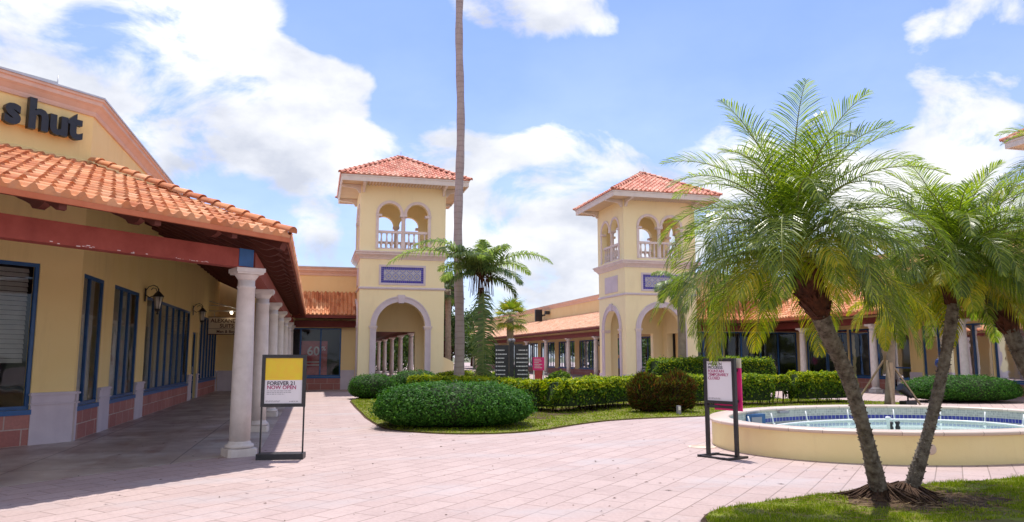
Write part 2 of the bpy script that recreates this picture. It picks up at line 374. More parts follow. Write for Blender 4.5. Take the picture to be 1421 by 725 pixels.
def text_mb(s, size, ext, bold=0., align='LEFT', spacing=1.0):
    cu = bpy.data.curves.new('txt', 'FONT'); cu.body = s; cu.size = size; cu.extrude = ext; cu.offset = bold; cu.align_x = align; cu.space_character = spacing
    cu.resolution_u = 3
    o = bpy.data.objects.new('txt', cu); COL.objects.link(o)
    dg = bpy.context.evaluated_depsgraph_get(); me = bpy.data.meshes.new_from_object(o.evaluated_get(dg))
    mb = MB(); mb.add([v.co[:] for v in me.vertices], [tuple(p.vertices) for p in me.polygons])
    bpy.data.objects.remove(o); bpy.data.curves.remove(cu); bpy.data.meshes.remove(me)
    mb.xf(Matrix.Rotation(R(90), 4, 'X'))     # now reads along +x and faces -y
    return mb

# wall with openings ------------------------------------------------
def wall(mb, o, d, n, L, z0, z1, t, ops=(), mi=0, mr=None):
    """o: 2D start, d: 2D direction, n: 2D outward normal. ops: dict(u0,u1,zb,zt,arches=[(c,r)])"""
    mr = mi if mr is None else mr
    o = Vector(o); d = Vector(d).normalized(); n = Vector(n).normalized()
    flip = (d.x * n.y - d.y * n.x) > 0
    def P(u, off, z): q = o + d * u + n * off; return (q.x, q.y, z)
    def quad(a, b_, c_, e, m_, rev=False):
        fs = [(0, 1, 2, 3)] if not (flip ^ rev) else [(3, 2, 1, 0)]
        mb.add([a, b_, c_, e], fs, m_)
    def block(ua, ub, za0, za1, zb0, zb1):
        """a vertical strip, bottom za*, top zb* at both ends"""
        quad(P(ua, 0, za0), P(ub, 0, za1), P(ub, 0, zb1), P(ua, 0, zb0), mi)
        quad(P(ua, -t, za0), P(ub, -t, za1), P(ub, -t, zb1), P(ua, -t, zb0), mi, True)
    cur = 0
    for op in sorted(ops, key=lambda q: q['u0']):
        u0, u1, zb, zt = op['u0'], op['u1'], op['zb'], op['zt']
        if u0 > cur + 1e-6: block(cur, u0, z0, z0, z1, z1)
        if zb > z0 + 1e-6:
            block(u0, u1, z0, z0, zb, zb); quad(P(u0, 0, zb), P(u1, 0, zb), P(u1, -t, zb), P(u0, -t, zb), mr)
        us = [(u0, zt)]
        for c_, r_ in op.get('arches', ()):
            for k in range(17):
                a = PI - PI * k / 16; us.append((c_ + r_ * math.cos(a), zt + r_ * math.sin(a)))
        us.append((u1, zt)); us.sort(key=lambda q: q[0])
        for (a, za), (b_, zb_) in zip(us, us[1:]):
            if b_ - a < 1e-5 and abs(za - zb_) < 1e-5: continue
            if b_ - a > 1e-5: block(a, b_, za, zb_, z1, z1)
            quad(P(a, 0, za), P(a, -t, za), P(b_, -t, zb_), P(b_, 0, zb_), mr)
        quad(P(u0, 0, zb), P(u0, -t, zb), P(u0, -t, zt), P(u0, 0, zt), mr)
        quad(P(u1, 0, zb), P(u1, -t, zb), P(u1, -t, zt), P(u1, 0, zt), mr, True)
        cur = u1
    if cur < L - 1e-6: block(cur, L, z0, z0, z1, z1)
    quad(P(0, 0, z1), P(L, 0, z1), P(L, -t, z1), P(0, -t, z1), mi)
    quad(P(0, 0, z0), P(0, -t, z0), P(0, -t, z1), P(0, 0, z1), mi, True); quad(P(L, 0, z0), P(L, -t, z0), P(L, -t, z1), P(L, 0, z1), mi)
def sweep(mb, path, prof, closed=False, mi=0, side=1):
    """profile [(offset, z)...] carried along a 2D path; offset goes to the right of travel when side=1"""
    P = [Vector(p) for p in path]; n = len(P); cols = []
    for i in range(n):
        if closed: a = (P[i] - P[i - 1]).normalized(); b_ = (P[(i + 1) % n] - P[i]).normalized()
        else:
            a = (P[i] - P[i - 1]).normalized() if i else (P[1] - P[0]).normalized()
            b_ = (P[i + 1] - P[i]).normalized() if i < n - 1 else a
        na = Vector((a.y, -a.x)) * side; nb = Vector((b_.y, -b_.x)) * side
        m = (na + nb); m = m / max(m.length_squared / 2, .3) if m.length > 1e-4 else na
        cols.append([(P[i].x + m.x * q[0], P[i].y + m.y * q[0], q[1]) for q in prof])
    k = len(prof); vs = [v for c_ in cols for v in c_]
    rng = range(n) if closed else range(n - 1)
    fs = []
    for i in rng:
        j = (i + 1) % n
        for q in range(k):
            r_ = (q + 1) % k; fs.append((i * k + q, j * k + q, j * k + r_, i * k + r_))
    if not closed: fs += [tuple(range(k)), tuple(range((n - 1) * k, n * k))[::-1]]
    mb.add(vs, fs, mi)

def tile_face(mb, E0, E1, up, g, brk=(), pitch=.25, course=.36, amp=.068, step=.038, ns=8, ulen=None, tone=None, seed=1):
    """barrel tiles: E0-E1 eave line, up = unit vector up the slope, g(u) = length of slope at u"""
    rnd = random.Random(seed)
    E0 = Vector(E0); E1 = Vector(E1); L = (E1 - E0).length; ud = (E1 - E0) / L; up = Vector(up).normalized(); nn = ud.cross(up).normalized()
    if nn.z < 0: nn = -nn
    us = [i * pitch / ns for i in range(int(L / pitch * ns) + 1)] + [L] + list(brk); us = sorted(set(round(u, 4) for u in us if 0 <= u <= L + 1e-6))
    vmax = max(g(u) for u in us); nc = int(vmax / course) + 1
    vs = []
    rows = []
    for k in range(nc + 1):
        rows.append((k * course - .0, 0.)); rows.append((k * course + course - .004, 1.))
    rows = [(0., -1.)] + rows
    jit = {}
    for u in us:
        f = (u / pitch) % 1.0; ti = int(u / pitch)
        # S profile: a round cap over 62% and a shallow pan
        if f < .62: h = amp * math.sin(PI * f / .62) ** .8
        else: h = -amp * .25 * math.sin(PI * (f - .62) / .38)
        gm = g(u)
        for (v, e) in rows:
            k = int(v / course + .001)
            j = jit.setdefault((ti, k), (rnd.uniform(-.006, .006), rnd.uniform(-.012, .012)))
            vv = v + (j[1] if e == 0. and v > 0 else 0)
            if vv >= gm: vv = gm
            hh = h + (step if e <= 0 else 0) + j[0]
            if e < 0: hh = -.03
            vs.append(E0 + ud * u + up * vv + nn * hh)
    nr = len(rows); fs = []; tn = []
    tones = {}
    for i in range(len(us) - 1):
        ti = int(((us[i] + us[i + 1]) / 2) / pitch)
        for r_ in range(nr - 1):
            if rows[r_][0] >= max(g(us[i]), g(us[i + 1])) - 1e-6 and r_ > 1: break
            fs.append((i * nr + r_, (i + 1) * nr + r_, (i + 1) * nr + r_ + 1, i * nr + r_ + 1))
            k = (r_ - 1) // 2 if r_ > 0 else 0
            tn.append(tones.setdefault((ti, k), rnd.random()))
    if nn.dot((vs[fs[5][1]] - vs[fs[5][0]]).cross(vs[fs[5][2]] - vs[fs[5][1]])) < 0: fs = [f[::-1] for f in fs]
    mb.add(vs, fs, 0, False)
    mb.tone = (mb.tone or []) + tn
def hip_caps(mb, A, B, r=.11, ln=.42, seed=3):
    rnd = random.Random(seed)
    A = Vector(A); B = Vector(B); L = (B - A).length; d = (B - A) / L; side = d.cross(Vector((0, 0, 1))).normalized(); up = side.cross(d).normalized()
    n = int(L / ln)
    for k in range(n + 1):
        a = A + d * (k * ln - .03); b_ = A + d * min(L, (k + 1) * ln + .03)
        ra, rb = r * 1.12, r * .92; vs = []
        for p, q, h in ((a, ra, .025), (b_, rb, 0)):
            for i in range(9):
                an = PI * i / 8; vs.append(p + side * math.cos(an) * q + up * (math.sin(an) * q + h - .02))
        fs = [(i, i + 1, 10 + i, 9 + i) for i in range(8)] + [tuple(range(9))]
        o = len(mb.f); mb.add(vs, fs, 0, True); t = rnd.random()
        mb.tone = (mb.tone or []) + [t] * len(fs)

# ------------------------------------------------------------------ camera, light, sky
PS = R(14.672); TH = R(7.26)
cam = bpy.data.cameras.new('camera'); co = bpy.data.objects.new('camera', cam); COL.objects.link(co)
cam.sensor_width = 36; cam.lens = 1040 / 1421 * 36; cam.clip_start = .1; cam.clip_end = 3000
co.location = (0, 0, 1.65); co.rotation_euler = (PI / 2 + TH, 0, -PS); SC.camera = co
def CD(x, y, d):
    a = (x - 710.5) / 1040; b_ = (362.5 - y) / 1040
    Y = math.cos(TH) - b_ * math.sin(TH); Z = math.sin(TH) + b_ * math.cos(TH)
    r_ = Vector((a * math.cos(PS) + Y * math.sin(PS), -a * math.sin(PS) + Y * math.cos(PS), Z)); t = d / Y
    return Vector((0, 0, 1.65)) + r_ * t
SUN_EL, SUN_AZ = R(73), R(8)      # azimuth from +Y towards +X
sun = bpy.data.lights.new('sun', 'SUN'); so = bpy.data.objects.new('sun', sun); COL.objects.link(so)
sun.energy = 2.15; sun.angle = R(.6); sun.color = (1, .95, .87)
sd = Vector((math.sin(SUN_AZ) * math.cos(SUN_EL), math.cos(SUN_AZ) * math.cos(SUN_EL), math.sin(SUN_EL)))
so.rotation_euler = sd.to_track_quat('Z', 'Y').to_euler(); so.location = (0, 0, 30)

def make_world():
    w = bpy.data.worlds.new('World'); SC.world = w; w.use_nodes = True; nt = w.node_tree
    bg = nt.nodes.get('Background'); out = nt.nodes.get('World Output')
    sky = nt.nodes.new('ShaderNodeTexSky'); sky.sky_type = 'NISHITA'; sky.sun_disc = False; sky.sun_elevation = SUN_EL; sky.sun_rotation = SUN_AZ
    sky.air_density = 1.0; sky.dust_density = .8; sky.ozone_density = 1.6; sky.altitude = 0
    bg.inputs[1].default_value = .11; nt.links.new(mixc(nt, 1., sky.outputs[0], (.54, .585, .80), 'MULTIPLY'), bg.inputs[0])
    tc = nt.nodes.new('ShaderNodeTexCoord'); D = tc.outputs['Generated']
    sep = nt.nodes.new('ShaderNodeSeparateXYZ'); nt.links.new(D, sep.inputs[0])
    def mth(op, a, b_=None, clamp=False, c_=None):
        n = nt.nodes.new('ShaderNodeMath'); n.operation = op; n.use_clamp = clamp
        for i, v in enumerate((a, b_, c_)):
            if v is None: continue
            if isinstance(v, (int, float)): n.inputs[i].default_value = v
            else: nt.links.new(v, n.inputs[i])
        return n.outputs[0]
    # flatten cloud forms slightly
    mp = nt.nodes.new('ShaderNodeMapping'); mp.inputs['Scale'].default_value = (1, 1, 1.7); nt.links.new(D, mp.inputs[0])
    n1 = N(nt, 'ShaderNodeTexNoise', Scale=6.5, Detail=11, Roughness=.58, Distortion=.35); nt.links.new(mp.outputs[0], n1.inputs['Vector'])
    n2 = N(nt, 'ShaderNodeTexNoise', Scale=2.2, Detail=3, Roughness=.5); nt.links.new(mp.outputs[0], n2.inputs['Vector'])
    # banks of cloud: centre (as a pixel of the photo, turned into a sky direction), angular radius, weight
    blobs = [(60, 30, .26, .62), (200, 90, .18, .72), (310, 110, .15, .9), (400, 190, .12, .8), (500, 205, .10, .9), (200, 190, .13, .6),
             (600, 210, .09, .8), (700, 240, .12, .95), (820, 290, .15, .9), (960, 260, .13, .95), (740, 350, .16, .9), (440, 320, .07, .7),
             (480, 110, .045, .75), (515, 118, .03, .6), (720, 5, .11, .85), (630, 5, .05, .6), (855, 42, .035, .6), (1310, 22, .085, .95), (1300, 135, .07, .85), (1365, 165, .07, .7), (1420, 20, .04, .5),
             (1150, 250, .10, .6), (420, 420, .12, .6), (1000, 180, .03, .5), (1010, 88, .02, .6), (1240, 260, .12, .75), (1120, 290, .12, .8), (1400, 260, .1, .7), (60, 400, .2, .6), (1700, 100, .16, .6),
             # clear blue areas
             (600, 95, .13, -.85), (1000, 110, .14, -.85), (1130, 60, .13, -.7), (780, 130, .10, -.8), (300, 290, .09, -.75), (355, 330, .05, -.6), (1180, 150, .09, -.7), (1330, 85, .05, -.5), (900, 90, .10, -.6), (1200, 20, .06, -.6), (420, 20, .07, -.7), (500, 20, .07, -.6), (240, 230, .05, -.4), (560, 150, .05, -.5), (680, 160, .05, -.4)]
    acc = mth('MULTIPLY', n2.outputs['Fac'], .50)
    for x, y, r_, wt in blobs:
        c_ = (CD(x, y, 10) - Vector((0, 0, 1.65))).normalized()
        dn = N(nt, 'ShaderNodeVectorMath', operation='DISTANCE'); nt.links.new(D, dn.inputs[0]); dn.inputs[1].default_value = c_
        mr = nt.nodes.new('ShaderNodeMapRange'); mr.interpolation_type = 'SMOOTHSTEP'; mr.inputs['From Min'].default_value = r_ * 1.3; mr.inputs['From Max'].default_value = 0
        mr.inputs['To Min'].default_value = 0; mr.inputs['To Max'].default_value = wt * .52
        nt.links.new(dn.outputs['Value'], mr.inputs[0])
        acc = mth('ADD', acc, mr.outputs[0])
    # unseen bright cloud deck added behind the camera to lift fill on the facades
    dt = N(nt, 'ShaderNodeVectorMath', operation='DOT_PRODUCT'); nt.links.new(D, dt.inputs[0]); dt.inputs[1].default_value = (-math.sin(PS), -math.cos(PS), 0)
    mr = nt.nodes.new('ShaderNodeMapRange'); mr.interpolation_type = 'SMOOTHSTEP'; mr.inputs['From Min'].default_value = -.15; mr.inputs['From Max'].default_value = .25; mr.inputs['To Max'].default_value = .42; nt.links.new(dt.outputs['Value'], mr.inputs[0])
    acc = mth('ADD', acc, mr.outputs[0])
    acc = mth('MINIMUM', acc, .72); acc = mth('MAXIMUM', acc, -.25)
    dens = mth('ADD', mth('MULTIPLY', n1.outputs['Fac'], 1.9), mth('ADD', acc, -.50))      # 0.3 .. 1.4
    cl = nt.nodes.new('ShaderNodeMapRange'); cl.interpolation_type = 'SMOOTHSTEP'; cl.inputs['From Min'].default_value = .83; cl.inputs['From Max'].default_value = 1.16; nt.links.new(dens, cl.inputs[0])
    # shading of the cloud: thick middles go lavender grey
    n3 = N(nt, 'ShaderNodeTexNoise', Scale=5.2, Detail=7, Roughness=.55); mp2 = nt.nodes.new('ShaderNodeMapping'); mp2.inputs['Scale'].default_value = (1, 1, 1.8); mp2.inputs['Location'].default_value = (.3, .1, -.05)
    nt.links.new(D, mp2.inputs[0]); nt.links.new(mp2.outputs[0], n3.inputs['Vector'])
    sh = ramp(nt, n3.outputs['Fac'], [(.34, (.62, .66, .77)), (.5, (.90, .92, .98)), (.66, (1.18, 1.18, 1.16))])
    bg2 = nt.nodes.new('ShaderNodeBackground'); nt.links.new(sh, bg2.inputs[0]); bg2.inputs[1].default_value = .43
    # horizon veil of thin white
    hz = nt.nodes.new('ShaderNodeMapRange'); hz.inputs['From Min'].default_value = .0; hz.inputs['From Max'].default_value = .5; hz.inputs['To Min'].default_value = .40; hz.inputs['To Max'].default_value = .0
    nt.links.new(sep.outputs[2], hz.inputs[0])
    fac = mth('MAXIMUM', cl.outputs[0], hz.outputs[0])
    mx = nt.nodes.new('ShaderNodeMixShader'); nt.links.new(fac, mx.inputs[0]); nt.links.new(bg.outputs[0], mx.inputs[1]); nt.links.new(bg2.outputs[0], mx.inputs[2])
    nt.links.new(mx.outputs[0], out.inputs[0])
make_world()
SC.view_settings.view_transform = 'Standard'; SC.view_settings.look = 'None'; SC.view_settings.exposure = 1.34; SC.view_settings.gamma = 1
SC.view_settings.use_curve_mapping = False
SC.cycles.max_bounces = 10; SC.cycles.diffuse_bounces = 5; SC.cycles.transparent_max_bounces = 12; SC.cycles.use_denoising = True
SC.cycles.caustics_reflective = False; SC.cycles.caustics_refractive = False

# ------------------------------------------------------------------ ground
def struct(o): o['kind'] = 'structure'; return o
g_ = MB(); g_.add([(-900, -900, -.03), (900, -900, -.03), (900, 900, -.03), (-900, 900, -.03)], [(0, 1, 2, 3)]); struct(g_.build('ground', 'farground'))
g_ = MB(); g_.prism([(-70, -60), (120, -60), (120, 200), (-70, 200)], -.025, 0); struct(g_.build('plaza_pavement', 'pavers'))
g_ = MB(); g_.prism([(-12, 2.95), (-.87, 14.08), (-.87, 39.2), (-12, 39.2)], -.02, .004); struct(g_.build('arcade_floor', 'slab'))

def pt_in(poly, x, y):
    c_ = False; n = len(poly); j = n - 1
    for i in range(n):
        if (poly[i][1] > y) != (poly[j][1] > y) and x < (poly[j][0] - poly[i][0]) * (y - poly[i][1]) / (poly[j][1] - poly[i][1]) + poly[i][0]: c_ = not c_
        j = i
    return c_
def smooth_poly(p, it=2):
    for _ in range(it):
        q = []
        for a, b_ in zip(p, p[1:] + p[:1]):
            q += [(a[0] * .75 + b_[0] * .25, a[1] * .75 + b_[1] * .25), (a[0] * .25 + b_[0] * .75, a[1] * .25 + b_[1] * .75)]
        p = q
    return p
LAWN_MID = smooth_poly([(1.35, 30.5), (1.38, 25), (1.45, 18.6), (2.0, 16.75), (3.3, 15.9), (4.7, 16.1), (6.3, 17.7), (7.9, 18.75), (10.6, 19.1), (14, 19.9), (19, 20.9), (20.6, 22.2), (19.5, 24.5), (17, 26.5), (12, 29), (8, 31.5), (3, 32)], 2)
LAWN_NEAR = smooth_poly([(3.85, 7.35), (5.0, 7.75), (6.1, 8.0), (7.25, 8.22), (9.3, 8.3), (12.5, 8.9), (15, 8.0), (15, 2.5), (6, 2.5), (3.6, 5.8)], 2)
def lawn(name, poly, h0, hmax, cx, cy):
    """a lawn sheet that swells gently to its middle"""
    mb = MB(); xs = [p[0] for p in poly]; ys = [p[1] for p in poly]
    mb.prism(poly, -.02, h0)
    return struct(mb.build(name, 'lawn'))
lawn('lawn', LAWN_MID, .03, .1, 0, 0); lawn('palm_bed_lawn', LAWN_NEAR, .03, .1, 0, 0)
def edging(poly, w=.05):
    n = len(poly); out = []
    for i in range(n):
        a, b_ = poly[i - 1], poly[(i + 1) % n]; dx, dy = b_[0] - a[0], b_[1] - a[1]; l = math.hypot(dx, dy) or 1
        k = w * (1 + .6 * mnoise.noise(Vector((poly[i][0] * 2, poly[i][1] * 2, 0)))); p = (poly[i][0] + dy / l * k, poly[i][1] - dx / l * k)
        if pt_in(poly, *p): p = (poly[i][0] - dy / l * k, poly[i][1] + dx / l * k)
        out.append(p)
    return out
mb = MB(); mb.prism(edging(LAWN_MID), -.02, .008); mb.prism(edging(LAWN_NEAR), -.02, .008); struct(mb.build('soil_edging', 'soil'))
def grass(name, poly, bounds, n, hmin, hmax, w, seed, hole=None, z=.028):
    rnd = random.Random(seed); mb = MB(); vs = []; fs = []; k = 0; c_ = 0
    while c_ < n:
        x = rnd.uniform(bounds[0], bounds[1]); y = rnd.uniform(bounds[2], bounds[3])
        if not pt_in(poly, x, y): c_ += 1; continue
        if hole and hole(x, y, rnd): c_ += 1; continue
        c_ += 1
        cl = .6 + .8 * mnoise.noise(Vector((x * 3, y * 3, seed)))
        if cl < .38 and rnd.random() < .7: continue
        h = rnd.uniform(hmin, hmax) * max(.5, cl); a = rnd.uniform(0, 2 * PI); l = rnd.uniform(0, .8) * h; b_ = rnd.uniform(0, 2 * PI)
        dx, dy = math.cos(a) * w / 2, math.sin(a) * w / 2; tx, ty = math.cos(b_) * l, math.sin(b_) * l
        vs += [(x - dx, y - dy, z), (x + dx, y + dy, z), (x + tx, y + ty, z + h)]; fs.append((k, k + 1, k + 2)); k += 3
    mb.add(vs, fs); o = mb.build(name, 'grass'); o['kind'] = 'stuff'; o['label'] = name.replace('_', ' '); return o
def bedhole(x, y, rnd):
    d = math.hypot((x - 6.75) / 1.05, (y - 7.35) / .62) + .35 * mnoise.noise(Vector((x * 2.5, y * 2.5, 5)))
    d2 = math.hypot((x - 9.6) / .8, (y - 7.7) / .4) + .3 * mnoise.noise(Vector((x * 3, y * 3, 9)))
    return (d < .85 and rnd.random() < .93) or (d < 1.15 and rnd.random() < .5) or (d2 < .9 and rnd.random() < .8)
g1 = grass('grass_around_twin_palm', LAWN_NEAR, (3.6, 12.6, 6.3, 8.9), 95000, .025, .065, .009, 3, bedhole)
setp(g1, 'bright green grass of the foreground palm bed with brown bare patches', 'grass')
g2 = grass('mid_lawn_grass', LAWN_MID, (1.3, 20.7, 15.8, 32), 90000, .03, .07, .03, 4)
setp(g2, 'bright green grass of the curved lawn in front of the hedges', 'grass')
# soil under the palm cluster
mb = MB(); rnd = random.Random(5)
def blobpoly(cx, cy, rx, ry, n=28, j=.12, seed=1):
    r_ = random.Random(seed); return [(cx + rx * (1 + r_.uniform(-j, j)) * math.cos(2 * PI * i / n), cy + ry * (1 + r_.uniform(-j, j)) * math.sin(2 * PI * i / n)) for i in range(n)]
mb.prism(blobpoly(6.75, 7.35, 1.0, .6), .0, .034); mb.prism(blobpoly(9.6, 7.7, .7, .35, seed=4), .0, .034); struct(mb.build('bare_soil', 'soil'))
mb = MB(); mb.prism(blobpoly(5.6, 19.5, .8, .4, seed=6), 0, .034)
mb.prism([(5.9, 19.9), (7.2, 20.2), (9.8, 22.6), (15, 22.5), (19.3, 22.7), (19.3, 24), (10, 24.6), (6, 22)], 0, .0335); struct(mb.build('hedge_soil', 'soil'))
# debris
mb = MB(); rnd = random.Random(11)
for _ in range(420):
    x = rnd.uniform(-3.5, 13); y = rnd.uniform(7, 21)
    if pt_in(LAWN_MID, x, y) or pt_in(LAWN_NEAR, x, y) or ((x - 11.2) / 4.3) ** 2 + ((y - 12.6) / 3.3) ** 2 < 1.05: continue
    a = rnd.uniform(0, 6.28); l = rnd.uniform(.008, .03) * (1 if rnd.random() < .9 else 2); w = l * .4; c_, s_ = math.cos(a), math.sin(a)
    mb.add([(x - c_ * l, y - s_ * l, .006), (x - s_ * w, y + c_ * w, .012), (x + c_ * l, y + s_ * l, .008), (x + s_ * w, y - c_ * w, .007)], [(0, 1, 2, 3)])
o = mb.build('leaf_litter', 'soil'); setp(o, 'tiny brown leaf bits scattered over the pink pavers', 'leaf litter', kind='stuff')
mb = MB(); rnd = random.Random(12)
for _ in range(900):
    x = rnd.gauss(6.75, .75); y = rnd.gauss(7.35, .42)
    if not pt_in(LAWN_NEAR, x, y): continue
    a = rnd.uniform(0, 6.28); l = rnd.uniform(.02, .09); z = .036 + rnd.uniform(0, .02); c_, s_ = math.cos(a) * l, math.sin(a) * l
    mb.add([(x - c_, y - s_, z), (x - s_ * .06, y + c_ * .06, z + .006), (x + c_, y + s_, z + rnd.uniform(-.004, .02)), (x + s_ * .06, y - c_ * .06, z)], [(0, 1, 2, 3)])
o = mb.build('dead_leaf_bits', 'dryleaf'); setp(o, 'dry brown and straw coloured palm leaf bits lying round the twin palm base', 'leaf litter', kind='stuff')
# round drain cover
mb = MB(); mb.lathe([(.0, .004), (.20, .004), (.20, .008), (.23, .012), (.26, .008), (.26, .0)], 28, cap=False)
o = mb.build('drain_cover', 'coping'); o.location = (6.95, 12.75, 0); setp(o, 'round pale drain cover set in the pavers beside the fountain wall', 'drain cover')

# ------------------------------------------------------------------ shared building pieces
def column_proto(parent, loc, h=3.15, rz=0, r=.17):
    """Tuscan column: shaft with a child base and a child capital"""
    s_ = MB(); s_.lathe([(r * 1.0, .24), (r * 1.0, .9), (r * .97, 1.6), (r * .90, 2.3), (r * .84, h - .34), (r * .9, h - .335), (r * .9, h - .30), (r * .83, h - .295), (r * .83, h - .2)], 24)
    o = s_.build('column', 'stone', parent, world=False); o.location = loc; o.rotation_euler = (0, 0, rz)
    b_ = MB(); w = r * 1.42; ch = .045
    b_.prism([(-w + ch, -w), (w - ch, -w), (w, -w + ch), (w, w - ch), (w - ch, w), (-w + ch, w), (-w, w - ch), (-w, -w + ch)], 0, .13)
    b_.lathe([(r * 1.15, .13), (r * 1.33, .14), (r * 1.38, .165), (r * 1.33, .19), (r * 1.12, .20), (r * 1.1, .22), (r * 1.0, .245)], 24)
    c_ = b_.build('column_base', 'stone', o, world=False)
    k = MB(); k.lathe([(r * .83, h - .2), (r * .95, h - .17), (r * 1.12, h - .125), (r * 1.2, h - .1)], 24); w = r * 1.3
    k.prism([(-w, -w), (w, -w), (w, w), (-w, w)], h - .1, h - .07); w = r * 1.42; k.prism([(-w, -w), (w, -w), (w, w), (-w, w)], h - .07, h)
    k.build('capital', 'stone', o, world=False)
    return o
def window(parent, o, d, n, u0, u1, z0, z1, mull, depth=.12, curtain='drape', frame='navy', horiz=(), curt=.55, sill=True):
    """framed window set in the opening u0..u1 of a wall; mull: mullion positions as fractions"""
    o = Vector(o); d = Vector(d).normalized(); n = Vector(n).normalized(); fw = .07
    def at(u, off): return o + d * u + n * off
    mb = MB(); dd = (d.x, d.y)
    s = 1 if (d.x * n.y - d.y * n.x) > 0 else -1
    def bar(ua, ub, za, zb, off=-depth, th=.06): mb.obox(at(ua, off), dd, ub - ua, th * s, za, zb, n=1) if s > 0 else mb.obox(at(ua, off), dd, ub - ua, th, za, zb, n=-1)
    bar(u0 + .002, u0 + fw, z0 + .002, z1 - .002); bar(u1 - fw, u1 - .002, z0 + .002, z1 - .002); bar(u0 + fw, u1 - fw, z1 - fw, z1 - .002); bar(u0 + fw, u1 - fw, z0 + .002, z0 + fw)
    for f in mull: u = u0 + (u1 - u0) * f; bar(u - .04, u + .04, z0 + fw, z1 - fw)
    for z in horiz: bar(u0 + fw, u1 - fw, z - .03, z + .03)
    w = mb.build('window', frame, parent)
    gp = MB(); q = [at(u0 + fw, -depth + .02), at(u1 - fw, -depth + .02)]
    gp.add([(q[0].x, q[0].y, z0 + fw), (q[1].x, q[1].y, z0 + fw), (q[1].x, q[1].y, z1 - fw), (q[0].x, q[0].y, z1 - fw)], [(0, 1, 2, 3)]); gp.build('pane', 'glass', w)
    if sill:
        sm = MB(); a = at(u0 - .01, 0)
        (sm.obox(a, dd, u1 - u0 + .02, .05, z0 - .09, z0 + .0, n=1) if s > 0 else sm.obox(a, dd, u1 - u0 + .02, .05, z0 - .09, z0, n=-1)); sm.build('sill', 'blueframe', w)
    if curtain:
        cm = MB(); L = u1 - u0; k = max(8, int(L / .045)); vs = []
        rnd = random.Random(int(u0 * 100 + z0 * 7))
        ph = 0; gaps = [rnd.uniform(0, L) for _ in range(max(1, int(L / 1.3)))]
        off0 = -depth - (.10 if curtain == 'blind' else .13)
        if curtain == 'blind':
            nb = int((z1 - z0 - .9) / .09)
            for i in range(nb):
                z = z1 - .1 - i * .09; a = at(u0 + .1, off0); b_ = at(u1 - .1, off0); a2 = at(u0 + .1, off0 - .03); b2 = at(u1 - .1, off0 - .03)
                cm.add([(a.x, a.y, z - .082), (b_.x, b_.y, z - .082), (b2.x, b2.y, z), (a2.x, a2.y, z)], [(0, 1, 2, 3)])
            cm.build('blind', 'blind', w)
        else:
            for i in range(k + 1):
                u = u0 + .05 + (L - .1) * i / k; ph += rnd.uniform(.5, 1.1); q = at(u, off0 + .035 * math.sin(ph))
                vs += [(q.x, q.y, z0 + .02), (q.x, q.y, z1)]
            fs = []
            for i in range(k):
                u = u0 + .05 + (L - .1) * (i + .5) / k
                if any(abs(u - g) < (1 - curt) * .65 for g in gaps): continue
                fs.append((2 * i, 2 * i + 2, 2 * i + 3, 2 * i + 1))
            cm.add(vs, fs, 0, True); cm.build('drapes', curtain, w)
    return w
CORN = [(-.05, 0), (.04, 0), (.06, .06), (.06, .10), (.14, .20), (.20, .25), (.20, .34), (.24, .36), (.24, .42), (-.05, .42)]
def prof(p, z, s=1.): return [(a * s if a > 0 else a, z + b_ * s) for a, b_ in p]

# ------------------------------------------------------------------ LEFT ARCADE SHOP
WC = (-4.57, 16.69); D45 = Vector((S2, S2)); N45 = Vector((S2, -S2))
shop = thing('corner_shop', 'yellow stucco shop with navy windows, tiled arcade and black s hut lettering', 'building', (-4.57, 16.69, 0))
Ltot = 7.8; WS = (WC[0] - Ltot * S2, WC[1] - Ltot * S2)
mb = MB()
wA = dict(u0=Ltot - 3.5, u1=Ltot - .80, zb=.66, zt=3.42)
wall(mb, WS, D45, N45, Ltot, 0, 6.6, .25, [wA])
Y0 = WC[1]
wins = [(16.86, 18.4, (.36,)), (19.3, 21.9, (.33, .62)), (22.85, 30.5, tuple(i / 7 for i in range(1, 7))), (33.0, 38.6, tuple(i / 6 for i in range(1, 6)))]
ops = [dict(u0=a - Y0, u1=b_ - Y0, zb=.66, zt=3.33) for a, b_, _ in wins]
ops.append(dict(u0=31.3 - Y0, u1=32.6 - Y0, zb=0.0, zt=2.6))
wall(mb, WC, (0, 1), (1, 0), 39.4 - Y0, 0, 6.6, .25, ops)
mb.build('wall', 'stucco', shop)
window(shop, WS, D45, N45, wA['u0'], wA['u1'], .66, 3.42, (), .09, 'blind')
for i, (a, b_, mu) in enumerate(wins):
    window(shop, WC, (0, 1), (1, 0), a - Y0, b_ - Y0, .66, 3.33, mu, .075, 'drape', curt=(.75, .7, .5, .45)[i])
# door
mb = MB(); dz = 2.6
mb.box(-4.72, -4.66, 31.302, 31.37, .002, dz - .002); mb.box(-4.72, -4.66, 32.53, 32.598, .002, dz - .002); mb.box(-4.72, -4.66, 31.37, 32.53, dz - .07, dz - .002); mb.box(-4.72, -4.66, 31.37, 32.53, .002, .2)
dr = mb.build('door', 'blueframe', shop)
mb = MB(); mb.add([(-4.69, 31.37, .2), (-4.69, 32.53, .2), (-4.69, 32.53, dz - .07), (-4.69, 31.37, dz - .07)], [(0, 1, 2, 3)]); mb.build('pane', 'glass', dr)
mb = MB(); mb.tube([(-4.6, 31.5, .9), (-4.56, 31.5, .95), (-4.56, 31.5, 1.25), (-4.6, 31.5, 1.3)], .015, 6); mb.build('handle', 'metalcap', dr)
# notice behind the first pane
p_ = Vector(WS) + D45 * (Ltot - 1.75) + N45 * -.15
mb = MB(); mb.obox(p_, D45, .30, .012, .98, 1.36); mb.build('notice', 'paper', shop)
